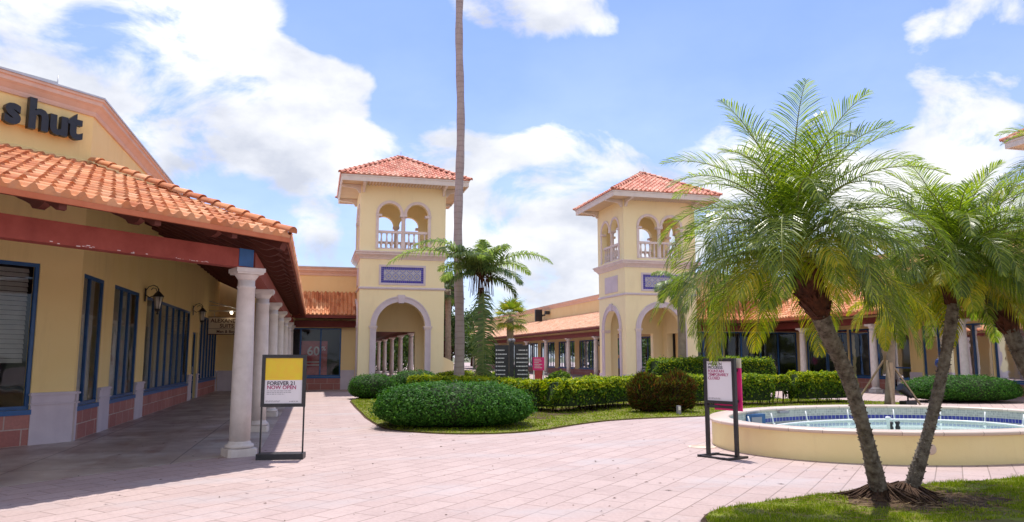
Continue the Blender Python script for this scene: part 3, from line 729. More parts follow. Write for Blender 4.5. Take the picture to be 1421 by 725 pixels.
# brick base under the windows, lilac piers
mb = MB(); q = Vector(WS) + N45 * .002; mb.obox(Vector(WS), D45, Ltot - .80, .025, 0, .57, n=-1); mb.build('brick_base', 'brickD', shop)
mb = MB()
for a, b_, _ in wins: mb.box(-4.57, -4.545, a, b_, 0, .57)
mb.build('brick_base', 'brickY', shop)
def pier_at(o, d, n, u0, u1):
    mb = MB(); o = Vector(o); d = Vector(d); n = Vector(n); s = (d.x * n.y - d.y * n.x) > 0
    for z0, z1, w in ((0, .74, .045), (.74, .765, .075), (.765, .785, .04), (.785, .92, .05), (.92, .955, .08), (.955, .97, .055)):
        mb.obox(o + d * (u0 - (w - .045)), d, u1 - u0 + 2 * (w - .045), w, z0, z1, n=1 if s else -1)
    mb.build('pier_base', 'lilac', shop)
pier_at(WS, D45, N45, Ltot - .80, Ltot - .0)
for a, b_ in ((18.4, 19.3), (21.9, 22.85), (30.5, 31.3), (32.6, 33.0), (38.6, 38.95)): pier_at((-4.57, a), Vector((0, 1)), Vector((1, 0)), 0, b_ - a)
pier_at((-4.57, 16.74), Vector((0, 1)), Vector((1, 0)), 0, .12)
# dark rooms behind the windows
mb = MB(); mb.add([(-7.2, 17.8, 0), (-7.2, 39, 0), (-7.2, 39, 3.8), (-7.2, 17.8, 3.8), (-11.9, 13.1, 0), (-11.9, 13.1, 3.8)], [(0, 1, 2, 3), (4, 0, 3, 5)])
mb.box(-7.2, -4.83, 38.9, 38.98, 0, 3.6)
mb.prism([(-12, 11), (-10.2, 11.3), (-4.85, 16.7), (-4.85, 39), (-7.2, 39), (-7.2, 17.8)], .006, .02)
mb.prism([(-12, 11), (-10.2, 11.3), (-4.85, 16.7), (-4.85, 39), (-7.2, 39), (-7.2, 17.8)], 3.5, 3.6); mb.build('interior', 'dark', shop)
# parapet cornice with metal cap
mb = MB(); pth = [WS, WC, (-4.57, 39.0)]
sweep(mb, pth, prof(CORN, 6.56, .84)); mb.build('cornice', 'peach', shop)
mb = MB(); sweep(mb, pth, [(-.3, 6.915), (.22, 6.915), (.22, 6.95), (-.3, 6.95)]); mb.build('flashing', 'metalcap', shop)
mb = MB(); mb.prism([(WS[0] - 2, WS[1] + 2.5), (WS[0] - .5, WS[1] + .5), (-5.1, 17.1), (-5.1, 39), (-11, 39)], 6.55, 6.62); mb.build('flat_roof', 'grey', shop)
mb = MB(); mb.prism([(WS[0] - 1.2, WS[1] + .9), (-5.35, 16.95), (-5.7, 17.35), (WS[0] - 1.6, WS[1] + 1.3)], 6.62, 7.33); mb.build('roof_curb', 'metalcap', shop)
mb = MB(); mb.tube([(-5.25, 16.6, 6.9), (-5.25, 16.6, 7.35)], .012, 5); mb.build('lightning_rod', 'metalcap', shop)
# ledge where the sign wall meets the roof
mb = MB(); sweep(mb, pth, [(0, 5.52), (.05, 5.52), (.05, 5.60), (0, 5.63)]); mb.build('flashing', 'stucco', shop)
# sign letters on a raceway
sg = Vector((-4.57, 16.69))
mb = MB(); a = sg - D45 * 2.6 + N45 * .0; mb.obox(a, D45, 2.15, .09, 6.0, 6.17, n=-1); race = mb.build('sign_raceway', 'stucco', shop)
rot = Matrix.Rotation(R(45), 4, 'Z')
def place_text(mb, p, rz, off=(0, 0, 0)): return mb.xf(Matrix.Translation(Vector(p)) @ Matrix.Rotation(rz, 4, 'Z') @ Matrix.Translation(Vector(off)))
for ch, dist, sz in (('s', 1.76, .74), ('h', 1.36, .80), ('u', .965, .74), ('t', .60, .78)):
    t = text_mb(ch, sz, .055, .03); p = sg - D45 * dist + N45 * .16
    place_text(t, (p.x, p.y, 5.97 if ch != 'u' else 5.97), R(45)); o = t.build('sign_letter', 'blackletter', shop, smooth=False)

# --- arcade roof: eave at z 3.65, hip from the corner up to the wall
EC = Vector((-.47, 13.31, 3.70)); zt = 5.52
# face over the 45 degree side
f45 = MB(); PT = .205; ev0 = EC - Vector((S2, S2, 0)) * 9.2
horiz = (Vector((WC[0], WC[1])) - Vector((EC.x, EC.y))).dot(Vector((-S2, S2)))     # distance from eave to wall
upv = Vector((-S2 * horiz, S2 * horiz, zt - EC.z)).normalized(); vt = math.hypot(horiz, zt - EC.z)
uc = 9.2; uw = 9.2 + (Vector((WC[0], WC[1])) - Vector((EC.x, EC.y))).dot(Vector((S2, S2)))
def g45(u): return vt if u <= uw else max(0, vt * (uc - u) / (uc - uw))
tile_face(f45, ev0, EC, upv, g45, (uw, uw + .1, uw + .2, uw + .3, uw + .4), pitch=PT, amp=.058, seed=2); f45.build('roof_tiles', 'tile', shop)
fs_ = MB(); hz = EC.x - WC[0]; ups = Vector((-hz, 0, zt - EC.z)).normalized(); vs_ = math.hypot(hz, zt - EC.z); ks = WC[1] - EC.y
def gs(u): return vs_ if u >= ks else vs_ * u / ks
tile_face(fs_, EC, (EC.x, 38.6, EC.z), ups, gs, (ks,), pitch=PT, amp=.058, seed=4); fs_.build('roof_tiles', 'tile', shop)
mb = MB(); hip_caps(mb, EC + Vector((.02, -.05, .06)), (WC[0] + .05, WC[1] - .08, zt + .1), .098, .38); mb.build('ridge_tiles', 'tile', shop)
# roof deck (closed underside) and fascias
mb = MB(); th = .06
A = Vector(EC) + Vector((-.02, .05, -.05)); B = Vector((WC[0], WC[1], zt - .06)); C_ = Vector((A.x, 38.6, A.z)); D_ = Vector((WC[0], 38.6, zt - .06))
E_ = Vector((ev0.x, ev0.y, A.z)); F_ = Vector((WC[0] - (9.2 - .5) * S2, WC[1] - (9.2 - .5) * S2, zt - .06))
for q in ((A, C_, D_, B), (E_, A, B, F_)):
    lo = [p - Vector((0, 0, .06)) for p in q]; mb.add(list(q) + lo, [(0, 1, 2, 3), (7, 6, 5, 4), (0, 4, 5, 1), (1, 5, 6, 2), (2, 6, 7, 3), (3, 7, 4, 0)])
mb.build('roof_deck', 'darkwood', shop)
mb = MB(); sweep(mb, [(ev0.x, ev0.y), (EC.x, EC.y), (EC.x, 38.5)], [(-.05, 3.60), (.0, 3.60), (.0, 3.675), (-.05, 3.675)]); mb.build('fascia', 'fascia', shop)
# beams
mb = MB(); CC = Vector((-1.17, 13.6)); mb.obox(CC + D45 * .0, -D45, 8.5, .24, 3.152, 3.46); mb.build('beam', 'redwood', shop)
mb = MB(); mb.box(-1.29, -1.05, 13.75, 38.8, 3.155, 3.46); mb.build('beam', 'redwood', shop)
mb = MB(); q = CC - D45 * .04; mb.obox(q - D45 * .24, D45, .30, .262, 3.17, 3.47); mb.build('beam_strap', 'navy', shop)
# flaking paint along the beam's lower edge
mb = MB(); rnd = random.Random(21)
for _ in range(26):
    u = rnd.choice([rnd.uniform(.9, 1.5), rnd.uniform(2.7, 2.95), rnd.uniform(.4, 3.4)]); l = rnd.uniform(.008, .06); h = rnd.uniform(.003, .011); z = 3.153 + abs(rnd.gauss(0, .010))
    p = CC - D45 * u + N45 * .1205; mb.obox(p, D45, l, .0015, z, z + h, n=-1)
mb.build('paint_flakes', 'lilac_cap', shop)['kind'] = 'stuff'
# rafters: side (perpendicular to Y) with shaped tails, and 45 side
def rafter(L, rise, tail=.62):
    """rafter along +x from the eave: profile in xz, y thick"""
    sl = rise / L
    top = lambda x: sl * x
    up_ = [(0.02, top(.02) - .13), (.06, top(.06) - .05)]
    pts = [(.06, top(.06) - .02), (L, top(L) - .02), (L, top(L) - .20), (tail + .12, top(tail + .12) - .20), (tail + .02, top(tail) - .20), (tail - .05, top(tail) - .26), (tail - .16, top(tail) - .285), (tail - .28, top(tail) - .25), (tail - .34, top(tail) - .20), (.12, top(.1) - .12), (.06, top(.06) - .1)]
    mb = MB(); n = len(pts)
    mb.add([(x, -.05, z) for x, z in pts] + [(x, .05, z) for x, z in pts], [tuple(range(n)), tuple(range(n, 2 * n))[::-1]] + [(i, n + i, n + (i + 1) % n, (i + 1) % n) for i in range(n)])
    return mb
ks = WC[1] - EC.y
rs = rafter(hz, zt - EC.z); rs.xf(Matrix.Rotation(PI, 4, 'Z'))
r0 = rs.build('rafter', 'darkwood', shop, world=False)
L0 = Vector(shop.location)
for yy in (14.35, 15.3, 16.25):
    k_ = (yy - .12 - EC.y) / ks; j_ = rafter(max(.85, hz * k_), (zt - EC.z) * max(.85, hz * k_) / hz, .6); j_.xf(Matrix.Rotation(PI, 4, 'Z')); j_ = j_.build('rafter', 'darkwood', shop, world=False); j_.location = Vector((EC.x, yy, EC.z - .09)) - L0
y = 17.2; first = True
while y < 38.4:
    p = Vector((EC.x, y, EC.z - .09)) - L0
    if first: r0.location = p; first = False
    else: dup_part(r0, p, shop)
    y += .95
rr_ = rafter(horiz, zt - EC.z, .75); r1 = rr_.build('rafter', 'darkwood', shop, world=False); r1.rotation_euler = (0, 0, R(135))
u = 1.1; first = True
while u < 8:
    e = EC - Vector((S2, S2, 0)) * u; p = Vector((e.x, e.y, EC.z - .09)) - L0
    if first: r1.location = p; first = False
    else: dup_part(r1, p, shop)
    u += 1.35
# hip rafter to the corner
mb = MB(); A_ = EC + Vector((-.1, .08, -.16)); B_ = Vector((WC[0], WC[1], zt - .22)); mb.tube([A_, B_], .1, 4, sm=False); mb.build('hip_rafter', 'darkwood', shop)
# columns
c0 = column_proto(shop, Vector((-1.17, 13.62, 0)) - L0, rz=R(22.5))
for yy in (17.9, 22.2, 26.45, 30.7, 34.9, 38.4): dup_part(c0, Vector((-1.17, yy, 0)) - L0, shop, 0)
p_ = CC - D45 * 5.2; dup_part(c0, Vector((p_.x, p_.y, 0)) - L0, shop, R(45))

# wall lanterns ------------------------------------------------------
def lantern(loc, rz, label):
    t = thing('wall_lantern', label, 'lantern', loc, rz, 'black wall lanterns'); t.scale = (1.12, 1.12, 1.12)
    mb = MB(); mb.box(0, .02, -.045, .045, -.16, .16)
    mb.tube([(.01, 0, .0), (.10, 0, -.06), (.22, 0, -.02), (.27, 0, .08), (.24, 0, .16), (.17, 0, .17), (.13, 0, .12)], .011, 6)
    mb.tube([(.01, 0, .1), (.08, 0, .2), (.18, 0, .24), (.27, 0, .20), (.30, 0, .13), (.30, 0, .1)], .011, 6)
    mb.build('bracket', 'black', t, world=False)
    mb = MB(); c_ = (.30, 0, -.34)
    mb.lathe([(.012, .50), (.02, .46), (.012, .44), (.04, .42), (.085, .37), (.135, .31), (.13, .295)], 8, c_, sm=False)
    mb.lathe([(.055, -.06), (.075, -.02), (.07, .0)], 8, c_, sm=False); mb.lathe([(.008, -.14), (.03, -.11), (.012, -.08), (.05, -.06)], 8, c_, sm=False)
    for k in range(6):
        a = 2 * PI * k / 6; mb.tube([(c_[0] + .068 * math.cos(a), .068 * math.sin(a), c_[2] - .01), (c_[0] + .115 * math.cos(a), .115 * math.sin(a), c_[2] + .30)], .008, 4)
    mb.build('lantern_cage', 'black', t, world=False)
    mb = MB(); mb.lathe([(.055, 0), (.10, .295)], 12, c_); mb.build('lamp_glass', 'bulb', t, world=False)
    return t
lantern((-4.545, 22.4, 3.33), 0, 'nearer black wall lantern on the yellow pier beside the wide navy window')
lantern((-4.545, 30.9, 3.40), 0, 'farther black wall lantern on the arcade wall beside the hanging cream sign')
lantern((23.37, 59.2, 3.0), PI, 'distant black wall lantern between dark windows of the far right arcade')

# hanging sign --------------------------------------------------------
t = thing('hanging_sign', 'cream hanging shop sign reading ALEXANDER SUITS under the arcade roof', 'sign', (-4.5, 34.9, 2.62))
mb = MB(); mb.box(.02, 1.52, -.03, .03, 0, .72); mb.build('sign_board', 'signcream', t, world=False)
mb = MB(); mb.box(.02, 1.52, -.036, .036, .22, .235); mb.box(.0, 1.54, -.04, .04, .72, .75); mb.box(.0, 1.54, -.04, .04, -.03, .0); mb.build('sign_border', 'brownletter', t, world=False)
for s_, sz, z in (('ALEXANDER', .235, .50), ('SUITS', .235, .275), ('Men & Boys', .17, .05)):
    x = text_mb(s_, sz, .004, .004, 'CENTER'); place_text(x, (.77, -.036, z), 0); x.build('lettering', 'brownletter', t, world=False)
mb = MB(); mb.tube([(0, 0, 1.0), (1.55, 0, 1.0)], .02, 6); mb.tube([(0, 0, 1.42), (1.55, 0, 1.0)], .014, 6); mb.tube([(.25, 0, .74), (.25, 0, 1.0)], .01, 5); mb.tube([(1.3, 0, .74), (1.3, 0, 1.0)], .01, 5)
mb.tube([(0, 0, 1.25), (.9, 0, 1.2)], .012, 5); mb.build('bracket', 'metalcap', t, world=False)
def mat_emit(name, c, s):
    m, nt, b = new_mat(name); b.inputs['Base Color'].default_value = c4(c); b.inputs['Emission Color'].default_value = c4(c); b.inputs['Emission Strength'].default_value = s; return m
M['lit'] = mat_emit('lit_bulb', (1, .85, .6), 12)
mb = MB(); mb.lathe([(.01, .06), (.04, .04), (.05, 0), (.04, -.04), (.01, -.05)], 10, (.95, -.15, .92)); mb.build('spotlight', 'lit', t, world=False)

# ------------------------------------------------------------------ END BUILDING with sale poster
endb = thing('end_shop', 'low shop closing the left arcade, tiled awning above its red 60 sale poster', 'building', (-1.2, 39, 0))
mb = MB(); wall(mb, (-4.75, 39), (1, 0), (0, -1), 6.75, 0, 5.75, .25, [dict(u0=3.1, u1=6.05, zb=.66, zt=3.07), dict(u0=.95, u1=2.1, zb=0, zt=2.7)]); mb.build('wall', 'stucco_peach', endb)
w = window(endb, (-4.75, 39), (1, 0), (0, -1), 3.1, 6.05, .66, 3.07, (.33, .66), .12, None, sill=True)
window(endb, (-4.75, 39), (1, 0), (0, -1), .95, 2.1, .005, 2.7, (), .12, None, sill=False)
mb = MB(); mb.box(-1.65, 1.3, 38.975, 39, 0, .57); mb.build('brick_base', 'brickX', endb)
for a, b_ in ((1.3, 1.98), (-2.62, -1.65), (-4.5, -3.8)):
    mb = MB()
    for z0, z1, w_ in ((0, .80, .045), (.80, .815, .035), (.815, .93, .05), (.93, .97, .07)): mb.box(a, b_, 39 - w_, 39, z0, z1)
    mb.build('pier_base', 'lilac', endb)
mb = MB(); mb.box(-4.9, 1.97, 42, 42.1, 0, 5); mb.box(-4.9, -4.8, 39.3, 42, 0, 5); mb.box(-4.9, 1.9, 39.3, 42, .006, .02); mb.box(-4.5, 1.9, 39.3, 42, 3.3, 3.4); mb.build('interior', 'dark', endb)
mb = MB(); sweep(mb, [(-4.4, 39), (1.97, 39)], prof(CORN, 5.72, .95)); mb.build('cornice', 'peach', endb)
mb = MB(); mb.box(-4.5, 1.95, 38.73, 39.3, 6.12, 6.16); mb.build('flashing', 'metalcap', endb)
mb = MB(); mb.box(-4.7, 1.95, 39.25, 48, 5.6, 5.68); mb.box(-4.9, 1.9, 47.8, 48, 0, 5.6); mb.box(1.75, 1.95, 40.41, 48, 0, 5.6); mb.build('flat_roof', 'grey', endb)
mb = MB(); Ea = Vector((-1.0, 37.75, 3.68)); Eb = Vector((1.985, 37.75, 3.68)); u_ = Vector((0, 1.25, 1.2)); tile_face(mb, Ea, Eb, u_, lambda u: u_.length, (), .20, .29, .07, .02, seed=8); mb.build('roof_tiles', 'tile', endb)
mb = MB(); mb.add([(-1.0, 37.8, 3.62), (1.985, 37.8, 3.62), (1.985, 39, 4.82), (-1.0, 39, 4.82), (-1.0, 37.8, 3.54), (1.985, 37.8, 3.54), (1.985, 39, 3.54), (-1, 39, 3.54)], [(0, 1, 2, 3), (4, 7, 6, 5), (0, 4, 5, 1), (1, 5, 6, 2), (0, 3, 7, 4)]); mb.build('roof_deck', 'darkwood', endb)
mb = MB(); mb.box(-1.1, 1.985, 37.76, 37.80, 3.52, 3.66); mb.build('fascia', 'maroon', endb)
mb = MB(); mb.box(-1.0, 1.985, 38.6, 38.95, 3.1, 3.42); mb.build('beam', 'maroon', endb)
# poster
t = thing('sale_poster', 'dark red sale poster with a pale 60 inside the end shop window', 'poster', (-.05, 39.17, 0))
mb = MB(); mb.box(-.68, .68, 0, .03, .7, 2.42); mb.build('poster_panel', 'redpaper', t, world=False)
x = text_mb('60', .62, .004, .01, 'CENTER'); place_text(x, (.0, -.006, 1.72), 0); x.build('lettering', 'lilac_cap', t, world=False)
x = text_mb('%', .3, .004, .005, 'CENTER'); place_text(x, (.5, -.006, 1.95), 0); x.build('lettering', 'lilac_cap', t, world=False)
for zz in (1.2, 1.35): mb = MB(); mb.box(-.3, .3, -.01, 0, zz, zz + .05); mb.build('small_print', 'lilac_cap', t, world=False)

# ------------------------------------------------------------------ TOWERS
def make_tower():
    t = thing('bell_tower', 'yellow tower with arched balcony and tiled roof, behind the single tall palm trunk', 'tower', (4.06, 38.5, 0), 0, 'arched towers around the plaza')
    hx, hy = 2.06, 1.9; T_ = .35
    mb = MB()
    lo = 0.
    wall(mb, (-hx, -hy), (1, 0), (0, -1), 2 * hx, lo, 6.45, T_, [dict(u0=hx - .05 - 1.18, u1=hx - .05 + 1.18, zb=0, zt=3.1, arches=[(hx - .05, 1.18)])])
    wall(mb, (-hx, hy), (1, 0), (0, 1), 2 * hx, lo, 6.45, T_, [dict(u0=hx - 1.1, u1=hx + 1.1, zb=0, zt=2.95)])
    wall(mb, (-hx, -hy + T_), (0, 1), (-1, 0), 2 * hy - 2 * T_, lo, 6.45, T_, [dict(u0=hy - T_ - 1.08, u1=hy - T_ + 1.08, zb=0, zt=3.1, arches=[(hy - T_, 1.08)])])
    wall(mb, (hx, -hy + T_), (0, 1), (1, 0), 2 * hy - 2 * T_, lo, 6.45, T_, [dict(u0=hy - T_ - 1.0, u1=hy - T_ + 1.0, zb=0, zt=2.95)])
    mb.box(-hx + T_, hx - T_, -hy + T_, hy - T_, 5.6, 5.75)
    mb.build('wall', 'stucco_cream', t, world=False)
    # upper storey
    mb = MB(); t2 = .28; z0, z1 = 6.72, 10.05; r_ = .53; sp = 8.6; ux, uy = hx + .03, hy + .0
    def twin(c): return [dict(u0=c - 1.21, u1=c + 1.21, zb=6.85, zt=sp, arches=[(c - .68, r_), (c + .68, r_)])]
    wall(mb, (-ux, -uy), (1, 0), (0, -1), 2 * ux, z0, z1, t2, twin(ux)); wall(mb, (-ux, uy), (1, 0), (0, 1), 2 * ux, z0, z1, t2, twin(ux))
    wall(mb, (-ux, -uy + t2), (0, 1), (-1, 0), 2 * uy - 2 * t2, z0, z1, t2, twin(uy - t2)); wall(mb, (ux, -uy + t2), (0, 1), (1, 0), 2 * uy - 2 * t2, z0, z1, t2, twin(uy - t2))
    mb.box(-ux + t2, ux - t2, -uy + t2, uy - t2, 6.7, 6.8); mb.box(-ux + t2, ux - t2, -uy + t2, uy - t2, 9.9, 10.0)
    mb.build('belfry_wall', 'stucco_cream', t, world=False)
    # string course, belt cornice
    mb = MB(); rect = [(-hx, -hy), (hx, -hy), (hx, hy), (-hx, hy)]
    sweep(mb, rect, [(-.01, 4.88), (.035, 4.88), (.055, 4.92), (.055, 4.96), (.035, 4.99), (-.01, 4.99)], True); mb.build('string_course', 'lilac', t, world=False)
    mb = MB(); sweep(mb, rect, [(-.3, 6.35), (.03, 6.35), (.06, 6.42), (.16, 6.52), (.22, 6.56), (.22, 6.64), (.27, 6.66), (.27, 6.72), (-.3, 6.72)], True); mb.build('belt_cornice', 'lilac_cap', t, world=False)
    for s_ in (-1, 1):
        xa, xb = sorted((s_ * hx, s_ * (hx + .035)))
        mb = MB(); mb.box(-hx - .035 if s_ < 0 else 1.42, -1.52 if s_ < 0 else hx + .035, -hy - .035, -hy, 0, .72); mb.box(xa, xb, -hy, -1.37, 0, .72); mb.build('base_course', 'lilac', t, world=False)
        mb = MB(); mb.box(xa, xb, 1.37, hy, 0, .72); mb.build('base_course', 'lilac', t, world=False)
    # archivolts with jamb strips, keystone and imposts
    def archiv(c, r, zs, zb, w, side, pr=.05, key=True, both=True, nm='arch_trim', mat='lilac', r_in=0):
        mb = MB(); n = 24; vs = []; pts = []
        if both: pts += [(c - r, zb), (c - r - w, zb)]
        ring = []
        for k in range(n + 1):
            a = PI - PI * k / n; ring.append(((c + r * math.cos(a), zs + r * math.sin(a)), (c + (r + w) * math.cos(a), zs + (r + w) * math.sin(a))))
        if both: ring = [((c - r, zb), (c - r - w, zb))] + ring + [((c + r, zb), (c + r + w, zb))]
        for (xi, zi), (xo, zo) in ring: vs += [(xi, 0, zi), (xo, 0, zo), (xo, -pr, zo), (xi, -pr, zi)]
        fs = []
        for k in range(len(ring) - 1):
            a = 4 * k; b_ = a + 4
            fs += [(a + 3, a + 2, b_ + 2, b_ + 3), (a + 2, a + 1, b_ + 1, b_ + 2), (a, a + 3, b_ + 3, b_)]
        fs += [(0, 1, 2, 3), tuple(len(vs) - 4 + q for q in (3, 2, 1, 0))]
        mb.add(vs, fs)
        if w > .2:   # moulded outer lip
            vs = []; 
            for (xi, zi), (xo, zo) in ring:
                dx, dz = xo - xi, zo - zi; l = math.hypot(dx, dz); dx /= l; dz /= l
                xa, za = xo - dx * .06, zo - dz * .06; vs += [(xo + dx * .003, 0, zo + dz * .003), (xo + dx * .003, -pr - .03, zo + dz * .003), (xa, -pr - .03, za), (xa, -pr, za)]
            fs = []
            for k in range(len(ring) - 1):
                a = 4 * k; b_ = a + 4; fs += [(a, a + 1, b_ + 1, b_), (a + 1, a + 2, b_ + 2, b_ + 1), (a + 2, a + 3, b_ + 3, b_ + 2)]
            mb.add(vs, fs)
        if key:
            ztop = zs + r; mb.add([(c - .13, -pr - .05, ztop - .06), (c + .13, -pr - .05, ztop - .06), (c + .18, -pr - .05, ztop + w + .06), (c - .18, -pr - .05, ztop + w + .06), (c - .13, 0.3, ztop - .06), (c + .13, 0.3, ztop - .06), (c + .18, 0, ztop + w + .06), (c - .18, 0, ztop + w + .06)],
                                   [(0, 1, 2, 3), (0, 4, 5, 1), (1, 5, 6, 2), (2, 6, 7, 3), (3, 7, 4, 0)])
        mb.xf(side); return mb.build(nm, mat, t, world=False)
    F = Matrix.Translation((0, -hy, 0)); Lf = Matrix.Translation((-hx, 0, 0)) @ Matrix.Rotation(-PI / 2, 4, 'Z'); Rt = Matrix.Translation((hx, 0, 0)) @ Matrix.Rotation(PI / 2, 4, 'Z'); Bk = Matrix.Translation((0, hy, 0)) @ Matrix.Rotation(PI, 4, 'Z')
    archiv(-.05, 1.18, 3.1, 0, .28, F); archiv(0, 1.08, 3.1, 0, .28, Lf)
    def imposts(xs, z, side, w, d, t_=T_):
        mb = MB()
        for x0, x1 in xs:
            for (za, zb, e) in ((0, .05, .01), (.05, .1, .03), (.1, .16, .05)): mb.box(x0 - e, x1 + e, -d - e, t_ * .9, z + za, z + zb)
        mb.xf(side); mb.build('impost', 'lilac_cap', t, world=False)
    imposts([(-.05 - 1.18 - .30, -.05 - 1.18 + .02), (-.05 + 1.18 - .02, -.05 + 1.18 + .30)], 2.95, F, 0, .055)
    imposts([(-1.08 - .30, -1.08 + .02), (1.08 - .02, 1.08 + .30)], 2.95, Lf, 0, .055)
    F2 = Matrix.Translation((0, -uy, 0)); L2 = Matrix.Translation((-ux, 0, 0)) @ Matrix.Rotation(-PI / 2, 4, 'Z'); R2 = Matrix.Translation((ux, 0, 0)) @ Matrix.Rotation(PI / 2, 4, 'Z'); B2 = Matrix.Translation((0, uy, 0)) @ Matrix.Rotation(PI, 4, 'Z')
    for sd_ in (F2, L2, R2, B2):
        for c_ in (-.68, .68): archiv(c_, r_, sp, sp, .14, sd_, .045, False, False, 'arch_trim', 'lilac_cap')
        mb = MB()     # jamb pilasters and little column
        for x0 in (-1.35, 1.21):
            pb = MB(); pb.box(x0, x0 + .14, -.045, .0, 6.86, sp - .14); xc = x0 + (.14 if x0 < 0 else 0); pb.box(xc - .155, xc + .155, -.07, .2, sp - .139, sp - .02); pb.xf(sd_); pb.build('pilaster', 'lilac_cap', t, world=False)
        mb.lathe([(.13, 6.85), (.15, 6.9), (.11, 6.97), (.105, 7.6), (.095, sp - .26), (.11, sp - .24), (.10, sp - .2), (.15, sp - .12)], 14, (0, .12, 0)); mb.box(-.17, .17, -.05, .29, sp - .12, sp)
        mb.xf(sd_); mb.build('belfry_column', 'lilac_cap', t, world=False)
        mb = MB(); mb.box(-1.2, 1.2, .06, .2, 7.66, 7.78); mb.box(-1.2, 1.2, .08, .18, 6.86, 6.93); rl = mb.xf(sd_).build('balcony_rail', 'lilac_cap', t, world=False)
        for x in (-1.06, -.8, -.54, -.28, .28, .54, .8, 1.06):
            mb = MB(); mb.lathe([(.05, 6.93), (.05, 6.97), (.03, 7.0), (.055, 7.12), (.065, 7.2), (.035, 7.42), (.028, 7.52), (.05, 7.6), (.05, 7.66)], 9, (x, .13, 0)); mb.xf(sd_); mb.build('baluster', 'lilac_cap', t, world=False)
    # ceramic panel
    def frame(x0, x1, z0, z1, side, w=.1, tiles=True):
        mb = MB()
        if tiles:
            mb.box(x0 - w, x1 + w, -.03, 0, z1, z1 + w); mb.box(x0 - w, x1 + w, -.03, 0, z0 - w, z0); mb.box(x0 - w, x0, -.03, 0, z0, z1); mb.box(x1, x1 + w, -.03, 0, z0, z1)
        else: mb.box(x0 - w, x1 + w, -.03, 0, z0 - w, z1 + w)
        mb.xf(side); o = mb.build('panel_frame', 'lilac', t, world=False)
        if tiles:
            def q(x0, x1, z0, z1, off, mat, nm, uv=True):
                mb = MB(); mb.add([(x0, -off, z0), (x1, -off, z0), (x1, -off, z1), (x0, -off, z1)], [(0, 1, 2, 3)]); mb.uv[0] = [(x0, z0), (x1, z0), (x1, z1), (x0, z1)]; mb.xf(side); return mb.build(nm, mat, t, world=False)
            q(x0, x1, z0, z1, .012, 'decoborder', 'panel_border'); q(x0 + .13, x1 - .13, z0 + .13, z1 - .13, .018, 'deco', 'ceramic_panel')
    frame(-1.05, 1.02, 5.2, 5.98, F); frame(-.9, .9, 5.15, 6.0, Lf, .02, False)
    # eaves
    ex, ey = 3.06, 2.92; mb = MB()
    mb.box(-ex + .05, ex - .05, -ey + .05, ey - .05, 10.01, 10.05); mb.build('soffit', 'soffit', t, world=False)
    mb = MB()
    mb2 = MB(); k = -ux + .2
    while k < ux - .1:
        mb.box(k, k + .06, -ey + .06, -uy - .01, 9.965, 10.008); mb2.box(k, k + .06, uy + .01, ey - .06, 9.965, 10.008); k += .15
    mb.build('soffit_slats', 'towertrim', t, world=False); mb2.build('soffit_slats', 'towertrim', t, world=False)
    mb = MB(); sweep(mb, [(-ex, -ey), (ex, -ey), (ex, ey), (-ex, ey)], [(-.06, 9.95), (0, 9.95), (0, 10.17), (.03, 10.18), (.03, 10.24), (-.06, 10.24)], True); mb.build('fascia', 'towertrim', t, world=False)
    for (x, y, rz) in ((-ux + .12, -uy, 0), (ux - .12, -uy, 0), (-ux + .12, uy, PI), (ux - .12, uy, PI), (-ux, -uy + .12, -PI / 2), (-ux, uy - .12, -PI / 2), (ux, -uy + .12, PI / 2), (ux, uy - .12, PI / 2)):
        mb = MB(); pts = [(0, 10.0), (0, 9.62), (.1, 9.60), (.14, 9.68), (.24, 9.80), (.42, 9.84), (.7, 9.86), (.95, 9.9), (.95, 10.0)]; n = len(pts)
        mb.add([(-.06, -a, b_) for a, b_ in pts] + [(.06, -a, b_) for a, b_ in pts], [tuple(range(n)), tuple(range(n, 2 * n))[::-1]] + [(i, n + i, n + (i + 1) % n, (i + 1) % n) for i in range(n)])
        mb.xf(Matrix.Translation((x, y, 0)) @ Matrix.Rotation(rz, 4, 'Z')); mb.build('bracket', 'towertrim', t, world=False)
    # roof: pyramid with a short ridge
    ex += .06; ey += .06; ze = 10.27; za = 11.95; rd = ex - ey
    mb = MB()
    def face(E0, E1, inw, run):
        L = (Vector(E1) - Vector(E0)).length; up = Vector((inw[0] * run, inw[1] * run, za - ze)); sl = up.length
        tile_face(mb, E0, E1, up, lambda u: sl * max(0, min(1, u / run_u(L, run), (L - u) / run_u(L, run))), (L / 2,), .25, .32, .062, .03, 6, seed=int(run * 100))
    def run_u(L, run): return min(L / 2, ey) if L < 2 * ex - .01 else ey
    face((-ex, -ey, ze), (ex, -ey, ze), (0, 1), ey); face((ex, ey, ze), (-ex, ey, ze), (0, -1), ey)
    face((-ex, ey, ze), (-ex, -ey, ze), (1, 0), ey); face((ex, -ey, ze), (ex, ey, ze), (-1, 0), ey)
    mb.build('roof_tiles', 'tiletower', t, world=False)
    mb = MB()
    for sx in (-1, 1):
        for sy in (-1, 1): hip_caps(mb, (sx * (ex + .02), sy * (ey + .02), ze + .02), (sx * (ex - ey), 0, za + .04), .10, .36)
    hip_caps(mb, (-(ex - ey) - .05, 0, za + .05), (ex - ey + .05, 0, za + .05), .1, .3)
    mb.build('ridge_tiles', 'tiletower', t, world=False)
    mb = MB(); mb.tube([(0, 0, za), (0, 0, za + .42)], .014, 5); mb.build('lightning_rod', 'metalcap', t, world=False)
    return t
tw = make_tower(); index_kids()
t2 = copy_tree(tw); t2.location = (17.82, 38.5, 0); t2['label'] = 'yellow tower half hidden by fronds of the large left foreground palm'
t3 = copy_tree(tw); t3.location = (29.75, 20.5, 0); t3['label'] = 'tower at the right edge of which only a tiled eave corner shows above the palms'

